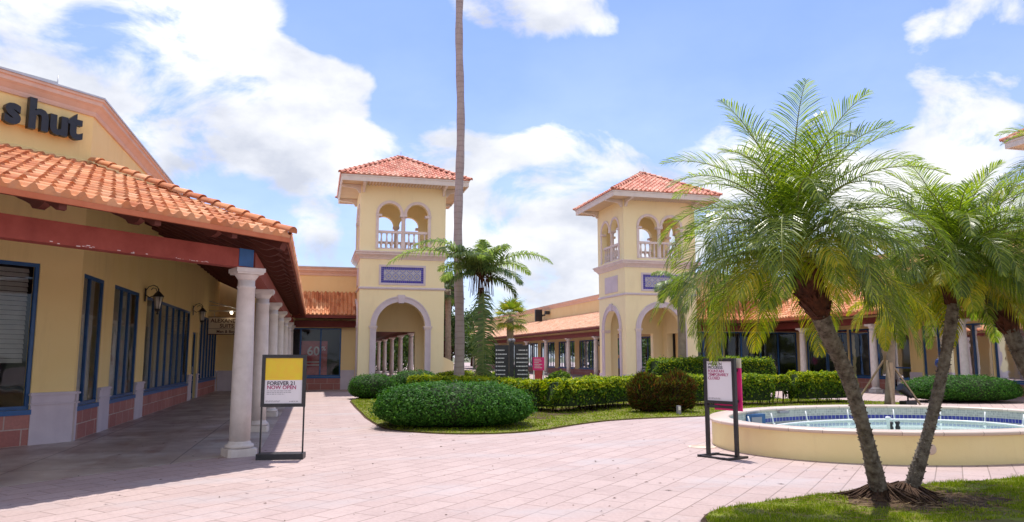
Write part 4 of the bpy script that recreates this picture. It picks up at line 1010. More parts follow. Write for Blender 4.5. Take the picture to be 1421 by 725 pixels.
# low wall beside the first tower
mb = MB(); pts = [(0, 0), (.75, 0), (.75, 1.35), (.55, 1.48), (0, 1.72)]; n = 5
mb.add([(x, 0, z) for x, z in pts] + [(x, .3, z) for x, z in pts], [tuple(range(n)), tuple(range(n, 2 * n))[::-1]] + [(i, (i + 1) % n, n + (i + 1) % n, n + i) for i in range(n)])
o = mb.build('low_wall', 'stucco_cream'); o.location = (6.13, 38.0, 0); setp(o, 'low cream wall with sloping top beside the tower behind the tall trunk', 'wall')

# ------------------------------------------------------------------ REAR ARCADE behind the first tower
ra = thing('rear_arcade', 'receding row of grey columns under a dark roof, seen through the left tower arch', 'building', (6.0, 48.6, 0)); L0r = Vector(ra.location)
c1 = column_proto(ra, Vector((6.0, 43.2, 0)) - L0r)
for yy in (48.6, 54.7, 60.9, 67.2, 73.5, 79.7): dup_part(c1, Vector((6.0, yy, 0)) - L0r, ra)
mb = MB(); mb.box(5.88, 6.12, 40.6, 82, 3.155, 3.45); mb.build('beam', 'maroon', ra)
mb = MB(); mb.add([(6.7, 40.5, 3.55), (6.7, 82, 3.55), (2.0, 82, 5.3), (2.0, 40.5, 5.3), (6.7, 40.5, 3.65), (6.7, 82, 3.65), (2.0, 82, 5.4), (2.0, 40.5, 5.4)], [(0, 3, 2, 1), (4, 5, 6, 7), (0, 1, 5, 4), (0, 4, 7, 3), (1, 2, 6, 5)]); mb.build('roof_deck', 'darkwood', ra)
mb = MB(); tile_face(mb, (6.72, 40.5, 3.68), (6.72, 82, 3.68), (-4.7, 0, 1.75), lambda u: 5.0, (), .25, .36, ns=5, seed=14); mb.build('roof_tiles', 'tile', ra)
mb = MB(); mb.box(1.7, 2.0, 48, 82, 0, 6.6); mb.build('wall', 'stucco', ra)

# ------------------------------------------------------------------ RIGHT FAR ARCADE
fa = thing('far_arcade_shops', 'long arcade receding left of the right tower, pale tiled roof and dark windows', 'building', (23.4, 53, 0)); L0f = Vector(fa.location)
yl = 112.; mb = MB(); fo = []; yy = 42.6
def segs():
    out = []; y = 54.0
    while y < 108: out.append((y, y + 4.6)); y += 5.9
    return out
FS = [(42.5, 47.4), (48.4, 58.6)] + [(a, a + 4.8) for a in [60.4 + 6 * i for i in range(8)]]
wall(mb, (23.4, 40.3), (0, 1), (-1, 0), yl - 40.3, 0, 6.6, .25, [dict(u0=a - 40.3, u1=b_ - 40.3, zb=.6, zt=3.1) for a, b_ in FS]); mb.build('wall', 'stucco_peach', fa)
for i, (a, b_) in enumerate(FS[:8]): window(fa, (23.4, 40.3), (0, 1), (-1, 0), a - 40.3, b_ - 40.3, .6, 3.1, tuple(k / 6 for k in range(1, 6)) if b_ - a < 6 else tuple(k / 9 for k in range(1, 9)), .12, 'drape', curt=.5)
mb = MB(); mb.box(23.37, 23.4, 40.5, yl, 0, .5); mb.build('brick_base', 'brickY', fa)
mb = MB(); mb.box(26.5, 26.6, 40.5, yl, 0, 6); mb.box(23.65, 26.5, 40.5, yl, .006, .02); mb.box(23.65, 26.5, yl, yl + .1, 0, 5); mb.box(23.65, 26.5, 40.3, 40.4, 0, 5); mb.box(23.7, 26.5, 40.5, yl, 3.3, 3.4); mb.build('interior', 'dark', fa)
mb = MB(); mb.box(23.6, 40, 40.5, yl, 6.5, 6.58); mb.build('flat_roof', 'grey', fa)
mb = MB(); sweep(mb, [(23.4, 40.6), (23.4, yl)], prof(CORN, 6.47, 1.0), side=-1); mb.build('cornice', 'peach', fa)
mb = MB(); tile_face(mb, (19.7, yl, 3.80), (19.7, 40.45, 3.80), (3.7, 0, 1.6), lambda u: 4.03, (), .25, .36, ns=6, seed=15); mb.build('roof_tiles', 'tilepale', fa)
mb = MB(); mb.add([(19.75, 40.45, 3.6), (19.75, yl, 3.6), (23.4, yl, 5.2), (23.4, 40.45, 5.2), (19.75, 40.45, 3.72), (19.75, yl, 3.72), (23.4, yl, 5.32), (23.4, 40.45, 5.32)], [(0, 1, 2, 3), (7, 6, 5, 4), (0, 4, 5, 1), (3, 7, 4, 0), (1, 5, 6, 2)]); mb.build('roof_deck', 'darkwood', fa)
mb = MB(); mb.box(19.68, 19.74, 40.45, yl, 3.66, 3.78); mb.build('fascia', 'maroon', fa)
mb = MB(); mb.box(20.28, 20.52, 40.5, yl, 3.155, 3.5); mb.build('beam', 'maroon', fa)
c2 = column_proto(fa, Vector((20.4, 53.1, 0)) - L0f)
for yy in (46.9, 59.4, 65.7, 72.1, 78.5, 84.9, 91.3, 97.7): dup_part(c2, Vector((20.4, yy, 0)) - L0f, fa)
# dark blade sign on the parapet
t = thing('blade_sign', 'dark projecting sign on a bracket on the parapet of the far arcade', 'sign', (23.2, 75.6, 5.3))
mb = MB(); mb.box(-.9, -.15, -.12, .12, .0, 1.25); mb.build('sign_board', 'blackletter', t, world=False)
mb = MB(); mb.tube([(0, 0, .7), (.2, 0, .7)], .06, 6); mb.box(-.15, .2, -.05, .05, .6, .72); mb.tube([(-.1, -.1, .55), (-.1, -1.4, .8)], .05, 6); mb.box(-.3, .1, -1.9, -1.4, .65, 1.0); mb.build('bracket', 'black', t, world=False)

# ------------------------------------------------------------------ RIGHT CROSS SHOP (beside the second tower)
cs = thing('cross_shop', 'shop with dark glazing and orange tiles just right of the right tower', 'building', (24, 39, 0))
mb = MB(); wall(mb, (19.92, 39), (1, 0), (0, -1), 8.1, 0, 5.75, .25, [dict(u0=.4, u1=7.8, zb=.3, zt=3.07)]); mb.build('wall', 'stucco_peach', cs)
window(cs, (19.92, 39), (1, 0), (0, -1), .4, 7.8, .3, 3.07, (.17, .33, .5, .67, .83), .12, None)
mb = MB(); mb.box(19.95, 31.2, 42, 42.1, 0, 5); mb.box(31.1, 31.2, 39, 42, 0, 5); mb.box(19.95, 31, 39.3, 42, .006, .02); mb.box(20, 28, 39.3, 42, 3.3, 3.4); mb.build('interior', 'dark', cs)
mb = MB(); sweep(mb, [(19.95, 39), (28, 39)], prof(CORN, 5.72, .95)); mb.build('cornice', 'peach', cs)
mb = MB(); mb.box(19.95, 30, 39.25, 48, 5.6, 5.68); mb.build('flat_roof', 'grey', cs)
Ea = Vector((19.9, 37.75, 3.68)); mb = MB(); tile_face(mb, Ea, (28, 37.75, 3.68), u_, lambda u: u_.length, (), .20, .29, .07, .02, seed=18); mb.build('roof_tiles', 'tile', cs)
mb = MB(); mb.add([(19.9, 37.8, 3.62), (28, 37.8, 3.62), (28, 39, 4.82), (19.9, 39, 4.82), (19.9, 37.8, 3.54), (28, 37.8, 3.54), (28, 39, 3.54), (19.9, 39, 3.54)], [(0, 1, 2, 3), (4, 7, 6, 5), (0, 4, 5, 1), (1, 5, 6, 2), (0, 3, 7, 4)]); mb.build('roof_deck', 'darkwood', cs)
mb = MB(); mb.box(19.9, 28, 37.76, 37.80, 3.52, 3.66); mb.build('fascia', 'maroon', cs)
mb = MB(); mb.box(19.95, 28, 38.6, 38.95, 3.1, 3.42); mb.build('beam', 'maroon', cs)

# ------------------------------------------------------------------ RIGHT NEAR SHOPS
ns_ = thing('near_right_shops', 'arcade shops behind the palms with pale columns, dark doors and pink curtained windows', 'building', (28, 30, 0)); L0n = Vector(ns_.location)
NW = [(22.9, 25.9, 'w'), (26.0, 27.9, 'w'), (28.0, 29.8, 'b'), (30.6, 31.9, 'd'), (32.0, 34.9, 'b'), (35.0, 38.6, 'b')]
mb = MB(); wall(mb, (28, 22.5), (0, 1), (-1, 0), 16.7, 0, 6.5, .25, [dict(u0=a - 22.5, u1=b_ - 22.5, zb=.005 if k == 'd' else .6, zt=3.1) for a, b_, k in NW]); mb.build('wall', 'stucco', ns_)
M['pinkcurtain'] = mottled('pink_grey_window_paper', (.50, .38, .40), (.60, .47, .48), rough=.8, scale=2, bmp=0)
for a, b_, k in NW:
    w = window(ns_, (28, 22.5), (0, 1), (-1, 0), a - 22.5, b_ - 22.5, .005 if k == 'd' else .6, 3.1, (.5,) if k != 'd' else (), .12, None, 'blueframe' if k == 'd' else 'navy', (1.1,) if k == 'd' else (), sill=(k != 'd'))
    if k == 'w':
        mb = MB(); mb.box(28.3, 28.33, a + .05, b_ - .05, .65, 3.1); mb.build('paper_screen', 'pinkcurtain', w)
mb = MB()
for a, b_, k in NW:
    if k != 'd': mb.box(27.975, 28, a - .2, b_ + .2, 0, .51)
mb.build('brick_base', 'brickY', ns_)
mb = MB(); mb.box(27.955, 28, 29.9, 30.65, 0, .9); mb.build('pier_base', 'lilac', ns_)
mb = MB(); mb.box(31, 31.1, 22.5, 42, 0, 5); mb.box(28.25, 31, 22.4, 22.5, 0, 5); mb.box(28.25, 31, 22.5, 39, .006, .02); mb.box(28.3, 31, 22.5, 39, 3.3, 3.4); mb.build('interior', 'dark', ns_)
mb = MB(); sweep(mb, [(28, 22.5), (28, 39)], prof(CORN, 6.4, 1.0), side=-1); mb.build('cornice', 'peach', ns_)
mb = MB(); mb.box(28.2, 40, 22.5, 39, 6.4, 6.48); mb.build('flat_roof', 'grey', ns_)
mb = MB(); tile_face(mb, (24.4, 39, 3.70), (24.4, 21, 3.70), (3.6, 0, 1.7), lambda u: 3.98, (), .25, .36, ns=6, seed=25); mb.build('roof_tiles', 'tile', ns_)
mb = MB(); mb.add([(24.45, 21, 3.5), (24.45, 39, 3.5), (28, 39, 5.2), (28, 21, 5.2), (24.45, 21, 3.62), (24.45, 39, 3.62), (28, 39, 5.3), (28, 21, 5.3)], [(0, 1, 2, 3), (7, 6, 5, 4), (0, 4, 5, 1), (3, 7, 4, 0), (1, 5, 6, 2)]); mb.build('roof_deck', 'darkwood', ns_)
mb = MB(); mb.box(24.38, 24.44, 21, 39, 3.56, 3.68); mb.build('fascia', 'fascia', ns_)
mb = MB(); mb.box(25.08, 25.32, 21, 38.9, 3.155, 3.46); mb.build('beam', 'maroon', ns_)
c3 = column_proto(ns_, Vector((25.2, 24.7, 0)) - L0n)
for yy in (29.75, 35.0): dup_part(c3, Vector((25.2, yy, 0)) - L0n, ns_)
for o in list(ns_.children):
    if o.name.startswith('column'): pass

# ------------------------------------------------------------------ FOUNTAIN
FX, FY, FA, FB = 11.17, 12.6, 4.06, 2.97
ft = thing('fountain', 'big oval yellow fountain basin with pinkish coping and aqua water', 'fountain', (FX, FY, 0), .263)
def ring(mb, prof_, n=96, uv=False, mi=0):
    """profile [(inset, z)] swept round the oval; inset > 0 goes outward"""
    k = len(prof_); vs = []; arc = [0]
    for i in range(n):
        a = 2 * PI * i / n; nx, ny = math.cos(a) / FA, math.sin(a) / FB; l = math.hypot(nx, ny); nx /= l; ny /= l
        for q, z in prof_: vs.append((FA * math.cos(a) + nx * q, FB * math.sin(a) + ny * q, z))
    fs = []; per = 2 * PI * math.sqrt((FA ** 2 + FB ** 2) / 2)
    for i in range(n):
        j = (i + 1) % n
        for q in range(k - 1):
            fs.append((i * k + q, j * k + q, j * k + q + 1, i * k + q + 1))
            if uv:
                u0, u1 = per * i / n, per * (i + 1) / n; mb.uv[len(mb.f) + len(fs) - 1] = [(u0, prof_[q][1]), (u1, prof_[q][1]), (u1, prof_[q + 1][1]), (u0, prof_[q + 1][1])]
    mb.add(vs, fs, mi, True)
M['basin'] = mottled('painted_basin_wall', (.86, .72, .36), (.90, .77, .42), scale=1.2, fine=60, bmp=.35, streak=.35, streak_col=(.62, .46, .25))
mb = MB(); ring(mb, [(0, 0), (0, .44)]); mb.build('basin_wall', 'basin', ft, world=False)
mb = MB(); ring(mb, [(-.01, .44), (.04, .442), (.055, .465), (.055, .485), (.035, .505), (-.30, .505), (-.33, .49), (-.335, .46), (-.31, .44)], uv=True); mb.build('coping', 'copingj', ft, world=False)
mb = MB(); ring(mb, [(-.31, .05), (-.31, .44)], uv=True); mb.build('mosaic_lining', 'mosaic', ft, world=False)
mb = MB(); ring(mb, [(-.314, .20), (-.314, .29)], uv=True); mb.build('blue_tile_band', 'bluetile', ft, world=False)
n = 96; mb = MB(); mb.add([((FA - .312) * math.cos(2 * PI * i / n), (FB - .312) * math.sin(2 * PI * i / n), .16) for i in range(n)], [tuple(range(n))]); mb.build('water', 'water', ft, world=False)
mb = MB(); pp = [((FA - 1.0) * math.cos(2 * PI * i / 60), (FB - .95) * math.sin(2 * PI * i / 60), .23) for i in range(61)]; mb.tube(pp, .022, 7); mb.build('pipe_ring', 'white', ft, world=False)
for k in range(18):
    a = 2 * PI * k / 18 + .1; p0 = Vector(((FA - .62) * math.cos(a), (FB - .60) * math.sin(a), .17)); q = Vector(((FA - .56) * math.cos(a), (FB - .54) * math.sin(a), .43))
    mb = MB(); mb.tube([p0, q], .013, 7); mb.lathe([(.025, -.02), (.025, .03)], 8, tuple(p0 + Vector((0, 0, .02)))); mb.build('spray_pipe', 'white', ft, world=False)
mb = MB(); mb.lathe([(.03, .15), (.03, .42), (.05, .43), (.05, .47), (.02, .48)], 10, (-.2, .1, 0)); mb.build('nozzle', 'white', ft, world=False)
for dx in (.2, .42): mb = MB(); mb.lathe([(.04, .16), (.05, .24), (.03, .28), (.055, .34), (.02, .36)], 8, (dx - .1, .25, 0)); mb.build('nozzle', 'black', ft, world=False)
# skimmer niche with cobalt surround on the inner back wall
a = R(112); px, py = (FA - .33) * math.cos(a), (FB - .33) * math.sin(a)
mb = MB(); mb.box(px - .28, px + .28, py - .10, py + .05, .1, .42); mb.build('skimmer_surround', 'navy', ft, world=False)
mb = MB(); mb.box(px - .15, px + .15, py - .12, py - .10, .18, .36); mb.build('skimmer', 'inkgrey', ft, world=False)
mb = MB(); mb.box(px + 1.0, px + 1.3, py + .12, py + .2, .39, .435); mb.build('skimmer', 'inkgrey', ft, world=False)
for aa in (-131, -52):
    a = R(aa); x, y = FA * math.cos(a), FB * math.sin(a); nx, ny = math.cos(a) / FA, math.sin(a) / FB; l = math.hypot(nx, ny); nx /= l; ny /= l
    mb = MB(); mb.lathe([(.0, .012), (.07, .012), (.085, .006), (.085, -.01)], 16, cap=False); mb.xf(Matrix.Translation((x, y, .24)) @ Vector((nx, ny, 0)).to_track_quat('Z', 'Y').to_matrix().to_4x4()); mb.build('cover_plate', 'coping', ft, world=False)

# ------------------------------------------------------------------ SIGN STANDS
def lines(parent, x0, x1, z, n, dz, h, mat, y, seed=1, frac=(.5, 1.)):
    r_ = random.Random(seed); mb = MB()
    for i in range(n):
        L = (x1 - x0) * r_.uniform(*frac); x = x0
        while x < x0 + L:
            wl = r_.uniform(.015, .05); mb.box(x, min(x + wl, x0 + L), y - .002, y, z - i * dz, z - i * dz + h); x += wl + .01
    o = mb.build('small_print', mat, parent, world=False); o['kind'] = 'stuff'; return o
p = CD(390, 632, 13.0)
t = thing('poster_stand', 'black stand holding yellow and white FOREVER 21 NOW OPEN poster beside first column', 'sign stand', (-.47, 13.05, 0), -PS * .55)
mb = MB(); mb.box(-.37, .37, -.15, .15, 0.0, .09); mb.build('base', 'black', t, world=False)
for x_ in (-.35, .325): mb = MB(); mb.box(x_, x_ + .025, -.012, .012, .09, .85); mb.build('post', 'black', t, world=False)
mb = MB(); z0, z1 = .83, 1.68
mb.box(-.355, -.30, -.03, .03, z0, z1); mb.box(.30, .355, -.03, .03, z0, z1); mb.box(-.30, .30, -.03, .03, z0, z0 + .055); mb.box(-.30, .30, -.03, .03, z1 - .055, z1); mb.box(-.30, .30, .005, .028, z0 + .055, z1 - .055)
mb.build('frame', 'black', t, world=False)
mb = MB(); mb.box(-.30, .30, -.012, .004, z0 + .055, z1 - .055); po = mb.build('poster', 'paper', t, world=False)
mb = MB(); mb.box(-.299, .299, -.014, -.012, 1.265, z1 - .056); mb.build('yellow_field', 'yellowpaper', po, world=False)
x = text_mb('FOREVER 21', .085, .001, .0015); place_text(x, (-.265, -.015, 1.185), 0); x.build('lettering', 'blackink', po, world=False)
x = text_mb('NOW OPEN', .085, .001, .0015); place_text(x, (-.265, -.015, 1.118), 0); x.build('lettering', 'redletter', po, world=False)
lines(po, -.265, .22, 1.085, 3, .026, .008, 'inkgrey', -.013, 5); lines(po, -.28, -.02, .925, 2, .015, .006, 'inkgrey', -.013, 6); lines(po, .1, .26, .915, 1, .015, .010, 'inkgrey', -.013, 7, (.9, 1))

t = thing('notice_stand', 'tall black notice stand reading WORK IN PROGRESS FOUNTAIN TEMPORARILY CLOSED beside the fountain', 'sign stand', (6.56, 11.36, 0), -PS - R(54))
M['post2'] = M['black']
# the stand faces left of the camera, so the board is foreshortened
mb = MB(); hw = .29
for s_ in (-1, 1): mb.box(s_ * hw - .03, s_ * hw + .03, -.25, .25, .0, .035)
mb.box(-hw + .03, hw - .03, -.235, -.195, .0, .03); mb.box(-hw + .03, hw - .03, .195, .235, .0, .03); mb.build('base', 'black', t, world=False)
for s_ in (-1, 1): mb = MB(); mb.box(s_ * hw - .03, s_ * hw + .03, -.025, .025, .035, .86); mb.build('post', 'black', t, world=False)
mb = MB(); z0, z1 = .80, 1.62; w = .32
mb.box(-w, w, -.02, .02, z0, z0 + .045); mb.box(-w, -w + .06, -.03, .03, z0 + .045, z1); mb.box(w - .06, w, -.03, .03, z0 + .045, z1); mb.box(-w + .06, w - .06, -.03, .03, z1 - .05, z1); mb.box(-w + .06, w - .06, -.03, .03, z0 + .07, z0 + .12); mb.build('frame', 'black', t, world=False)
mb = MB(); mb.box(-w + .06, w - .06, -.012, .008, z0 + .12, z1 - .05); po = mb.build('poster', 'paper', t, world=False)
for i, s_ in enumerate(('WORK IN', 'PROGRESS', 'FOUNTAIN', 'TEMPORARILY', 'CLOSED')):
    x = text_mb(s_, .068, .001, .001, spacing=.95); place_text(x, (-.235, -.0135, 1.50 - i * .058), 0); x.build('lettering', 'blackink' if i < 2 else 'redletter', po, world=False)
lines(po, -.24, .1, z0 + .16, 2, .015, .006, 'inkgrey', -.013, 9)
mb = MB(); mb.box(-.22, .34, .11, .13, .76, 1.46); bp = mb.build('back_panel', 'pink', t, world=False)
mb = MB(); mb.box(-.22, .34, .11, .13, 1.462, 1.62); mb.build('back_panel', 'creampaper', t, world=False)
for x_ in (-.24, .22):
    for z_ in (.9, 1.4): mb = MB(); mb.box(x_ + .02, x_ + .06, .03, .12, z_, z_ + .04); mb.build('spacer', 'black', t, world=False)

# directory: two dark boards on one post
t = thing('directory_sign', 'black two panel directory with white lines of text and globe lights behind the hedge', 'sign', (6.95, 26.6, 0), -PS)
mb = MB(); mb.box(-.09, .09, -.09, .09, 0, 2.16); mb.build('post', 'black', t, world=False)
for s_, sd_ in ((-1, 3), (1, 4)):
    x0, x1 = (-.60, -.10) if s_ < 0 else (.10, .60)
    mb = MB(); mb.box(x0, x1, -.05, .05, .78, 2.06); b_ = mb.build('sign_board', 'black', t, world=False)
    r_ = random.Random(sd_); mb = MB()
    for i in range(8):
        z = 1.86 - i * .145; L = r_.uniform(.22, .36)
        xa = x0 + .09 if s_ < 0 else x1 - .09 - L; x = xa
        while x < xa + L: wl = r_.uniform(.02, .05); mb.box(x, min(x + wl, xa + L), -.053, -.05, z, z + .035); x += wl + .012
        xb = x0 + .03 if s_ < 0 else x1 - .06; mb.box(xb, xb + .03, -.053, -.05, z - .01, z + .045)
    mb.build('lettering', 'whiteletter', b_, world=False)
for dx in (-.07, .07, 0): mb = MB(); mb.lathe([(.0, -.07), (.05, -.05), (.07, 0), (.05, .05), (0, .07)], 10, (dx, -.06 if dx else .06, 2.23), cap=False); mb.build('globe_light', 'inkgrey', t, world=False)

t = thing('pink_sign', 'hot pink sign board with white writing on white legs in front of the far arcade', 'sign', (9.05, 30.2, 0), -PS)
mb = MB(); mb.box(-.24, .24, -.02, .02, 1.08, 1.62); b_ = mb.build('sign_board', 'pink', t, world=False)
lines(b_, -.17, .17, 1.52, 6, .07, .03, 'whiteletter', -.022, 12)
mb = MB(); mb.box(-.16, .16, -.02, .02, .35, 1.07); mb.build('lower_panel', 'redpaper', t, world=False)
for x in (-.22, .18): mb = MB(); mb.box(x, x + .045, -.03, .03, 0, 1.07); mb.build('leg', 'white', t, world=False)

# small ground lights
t = thing('path_light', 'small grey bollard light in the grass under the red-leaved shrub', 'light', (10.0, 19.62, .03))
mb = MB(); mb.box(-.05, .05, -.05, .05, 0, .24); mb.build('body', 'inkgrey', t, world=False); mb = MB(); mb.box(-.035, .035, -.056, -.05, .12, .22); mb.build('lens', 'bulb', t, world=False)
t = thing('flood_light', 'black floodlight aimed at the propped palm behind the fountain', 'light', (19.2, 21.2, .02))
mb = MB(); mb.box(-.22, .22, -.15, .15, 0, .16); mb.tube([(0, 0, .16), (0, 0, .3)], .03, 6); mb.build('base', 'black', t, world=False)
mb = MB(); mb.tube([(.16, .0, .32), (-.05, 0, .44), (-.3, 0, .62)], [.10, .12, .15], 10); mb.build('lamp_head', 'black', t, world=False)

# ------------------------------------------------------------------ VEGETATION
def frond(mb, base, az, el, L, droop, nl, ll, lw, rnd, mi=0, twist=0., vee=.35, lm=1, hang=.35, r0=.012, bare=.12, fwd=.55):
    """one pinnate frond: stalk (material lm) and leaflets (material mi)"""
    pts = []; p = Vector(base); n = 14; e = el; daz = rnd.uniform(-.25, .25)
    for i in range(n + 1):
        pts.append(p.copy()); s = i / n
        e_ = max(R(-84), el - droop * (s ** 1.25)); a = az + daz * s
        p = p + Vector((math.cos(a) * math.cos(e_), math.sin(a) * math.cos(e_), math.sin(e_))) * (L / n)
    mb.tube(pts, [r0 * (1 - .85 * i / n) for i in range(n + 1)], 4, lm, cap=False)
    side0 = Vector((-math.sin(az), math.cos(az), 0))
    for k in range(nl):
        s = bare + (1 - bare) * (k + .5) / nl; f = s * n; i = min(n - 1, int(f)); q = pts[i].lerp(pts[i + 1], f - i); t = (pts[i + 1] - pts[i]).normalized()
        side = (side0 - t * side0.dot(t)).normalized(); up = side.cross(t); up = up if up.z > 0 else -up
        prof_ = math.sin(PI * min(1, .16 + .84 * s) ** .85) ** .6 if s < 1 else 0
        for sg in (-1, 1):
            l = ll * prof_ * rnd.uniform(.85, 1.12) + .02
            fw = fwd + .9 * s ** 3 + rnd.uniform(-.1, .1)
            d = (side * sg + t * fw + up * (vee + rnd.uniform(-.22, .22))).normalized()
            d2 = (d + Vector((0, 0, -hang * rnd.uniform(.6, 1.5)))).normalized(); d3 = (d2 + Vector((0, 0, -hang * 1.2))).normalized()
            w = (t - d * t.dot(d)).normalized() * lw * .5
            a0 = q; a1 = q + d * l * .4; a2 = a1 + d2 * l * .35; a3 = a2 + d3 * l * .25
            mb.add([a0 - w * .6, a0 + w * .6, a1 + w, a1 - w, a2 + w * .8, a2 - w * .8, a3], [(0, 1, 2, 3), (3, 2, 4, 5), (5, 4, 6)], mi)
def curve_pts(P, n=24):
    P = [Vector(p) for p in P]; out = []
    ext = [P[0] * 2 - P[1]] + P + [P[-1] * 2 - P[-2]]
    for i in range(1, len(ext) - 2):
        a, b_, c_, d = ext[i - 1:i + 3]
        m = max(2, n // (len(P) - 1))
        for k in range(m):
            t = k / m; out.append(.5 * ((2 * b_) + (-a + c_) * t + (2 * a - 5 * b_ + 4 * c_ - d) * t * t + (-a + 3 * b_ - 3 * c_ + d) * t ** 3))
    out.append(P[-1]); return out
def knobs(mb, pts, rad, rnd, per=10, dz=.035, size=.03, mi=0, up=.4):
    """leaf-scar stubs spiralling round a trunk"""
    L = 0; seg = []
    for a, b_ in zip(pts, pts[1:]): seg.append((L, a, b_)); L += (b_ - a).length
    z = .0; ang = 0
    while z < L:
        for s0, a, b_ in seg:
            if s0 <= z <= s0 + (b_ - a).length: break
        i = [x[0] for x in seg].index(s0); f = (z - s0) / max(1e-6, (b_ - a).length); r_ = rad[i] * (1 - f) + rad[min(i + 1, len(rad) - 1)] * f
        c_ = a.lerp(b_, f); t = (b_ - a).normalized(); u = t.orthogonal().normalized(); v = t.cross(u)
        d = u * math.cos(ang) + v * math.sin(ang); w = t.cross(d); s_ = size * rnd.uniform(.6, 1.4); p = c_ + d * r_ * .92
        tip = p + d * s_ + t * s_ * up * rnd.uniform(.3, 1.6)
        mb.add([p - w * s_ * .7 - t * s_ * .5, p + w * s_ * .7 - t * s_ * .5, p + w * s_ * .5 + t * s_ * .6, p - w * s_ * .5 + t * s_ * .6, tip], [(0, 1, 4), (1, 2, 4), (2, 3, 4), (3, 0, 4)], mi)
        ang += 2.399963; z += dz / per * 3
def date_palm(name_label, path, rads, boot_len, crown, seed, nf=60, scale=1., old=.25, group='slender date palms in the foreground bed'):
    rnd = random.Random(seed); t = thing('date_palm', name_label, 'palm tree', tuple(path[0]), 0, group)
    pts = curve_pts(path, 30); n = len(pts); rr = []
    for i in range(n): f = i / (n - 1) * (len(rads) - 1); k = min(len(rads) - 2, int(f)); rr.append(rads[k] * (1 - (f - k)) + rads[k + 1] * (f - k))
    rr = [r_ * rnd.uniform(.95, 1.06) for r_ in rr]
    mb = MB(); mb.tube(pts, rr, 14); knobs(mb, pts, rr, rnd, 10, .022, .020); mb.build('trunk', 'datetrunk', t)
    # boots
    top = Vector(path[-1]); d = (Vector(path[-1]) - Vector(path[-2])).normalized(); a = top - d * boot_len
    mb = MB(); bp = [a, a + d * boot_len * .3, a + d * boot_len * .7, top + d * .12]; br_ = [.10 * scale, .145 * scale, .13 * scale, .05 * scale]
    mb.tube(bp, br_, 14); knobs(mb, [Vector(x) for x in bp], br_, rnd, 10, .024, .05, up=1.8); mb.build('boots', 'boots', t)
    # root flare
    mb = MB(); b0 = Vector(path[0])
    for k in range(420):
        a_ = rnd.uniform(0, 2 * PI); r1 = rnd.uniform(.14, .46) * (1.15 + .3 * math.sin(3 * a_ + seed)); h = rnd.uniform(.03, .20); c_, s_ = math.cos(a_), math.sin(a_)
        mb.tube([b0 + Vector((c_ * .09, s_ * .09, h)), b0 + Vector((c_ * (.09 + r1 * .45) + rnd.uniform(-.03, .03), s_ * (.09 + r1 * .45) + rnd.uniform(-.03, .03), h * rnd.uniform(.3, .6))), b0 + Vector((c_ * r1, s_ * r1, .02))], [.009, .010, .006], 4)
    mb.lathe([(.42, -.0), (.30, .05), (.20, .09), (.13, .15), (.08, .2)], 16, tuple(b0)); mb.build('roots', 'dateroots', t)
    mb = MB(); cc = Vector(crown)
    for i in range(nf):
        f = i / (nf - 1); az = i * 2.399963 + rnd.uniform(-.2, .2)
        el = R(86) - R(102) * f ** .85 + rnd.uniform(-.12, .12)
        L = scale * (1.55 + .20 * math.sin(PI * f) + rnd.uniform(-.18, .15))
        dr = R(50) + R(88) * min(1, f * 2.6) * rnd.uniform(.8, 1.12)
        if f > .68: dr = R(74) * rnd.uniform(.75, 1.15); L *= .98
        toward = math.cos(az - (-PI / 2 - PS))
        if f > .5 and toward > .45: L *= .80; dr *= .85; el += .12
        base = cc + Vector((math.cos(az), math.sin(az), 0)) * .06 + Vector((0, 0, .12 - .30 * f))
        frond(mb, base, az, el, L, dr, 60, .39 * scale, .0108, rnd, 2 if (f > 1 - old and rnd.random() < .6) else 0, vee=.35 if f < .5 else .1, hang=.22 + .45 * f, fwd=.75)
    mb.build('crown', ['date', 'rachis', 'dateold'], t)
    return t
PG = 'slender date palms in the foreground bed'
bL = Vector((6.42, 7.60, .0)); bR = Vector((6.72, 7.52, .0))
p1, p2, p3 = CD(1175, 520, 8.35), CD(1143, 450, 8.0), CD(1108, 356, 7.7)
date_palm('left palm of the pair rising from one root, trunk leaning left, with the largest crown', [bL, CD(1200, 600, 8.6), p1, p2, p3], [.105, .074, .080, .092, .10], .72, CD(1102, 338, 7.6), 31, 76, 1.0)
date_palm('right palm of the pair rising from one root, trunk leaning slightly right', [bR, CD(1288, 600, 8.8), CD(1310, 505, 8.7), CD(1322, 430, 8.6), CD(1327, 375, 8.6)], [.09, .062, .060, .064, .07], .40, CD(1327, 362, 8.6), 32, 62, .80)
date_palm('palm at right edge with dark bulky crown base, trunk leaning left', [Vector((9.95, 8.0, 0)), CD(1478, 600, 9.6), CD(1424, 508, 9.6), CD(1398, 450, 9.6), CD(1370, 390, 9.6)], [.12, .10, .095, .095, .095], .72, CD(1366, 376, 9.6), 33, 44, .85, .4)
date_palm('palm mostly outside the frame whose fronds hang in from the right edge', [Vector((10.3, 7.2, 0)), CD(1560, 560, 9), CD(1545, 420, 9), CD(1535, 320, 9), CD(1530, 255, 9)], [.14, .12, .12, .12, .12], .5, CD(1530, 250, 9), 34, 44, .85, .5)
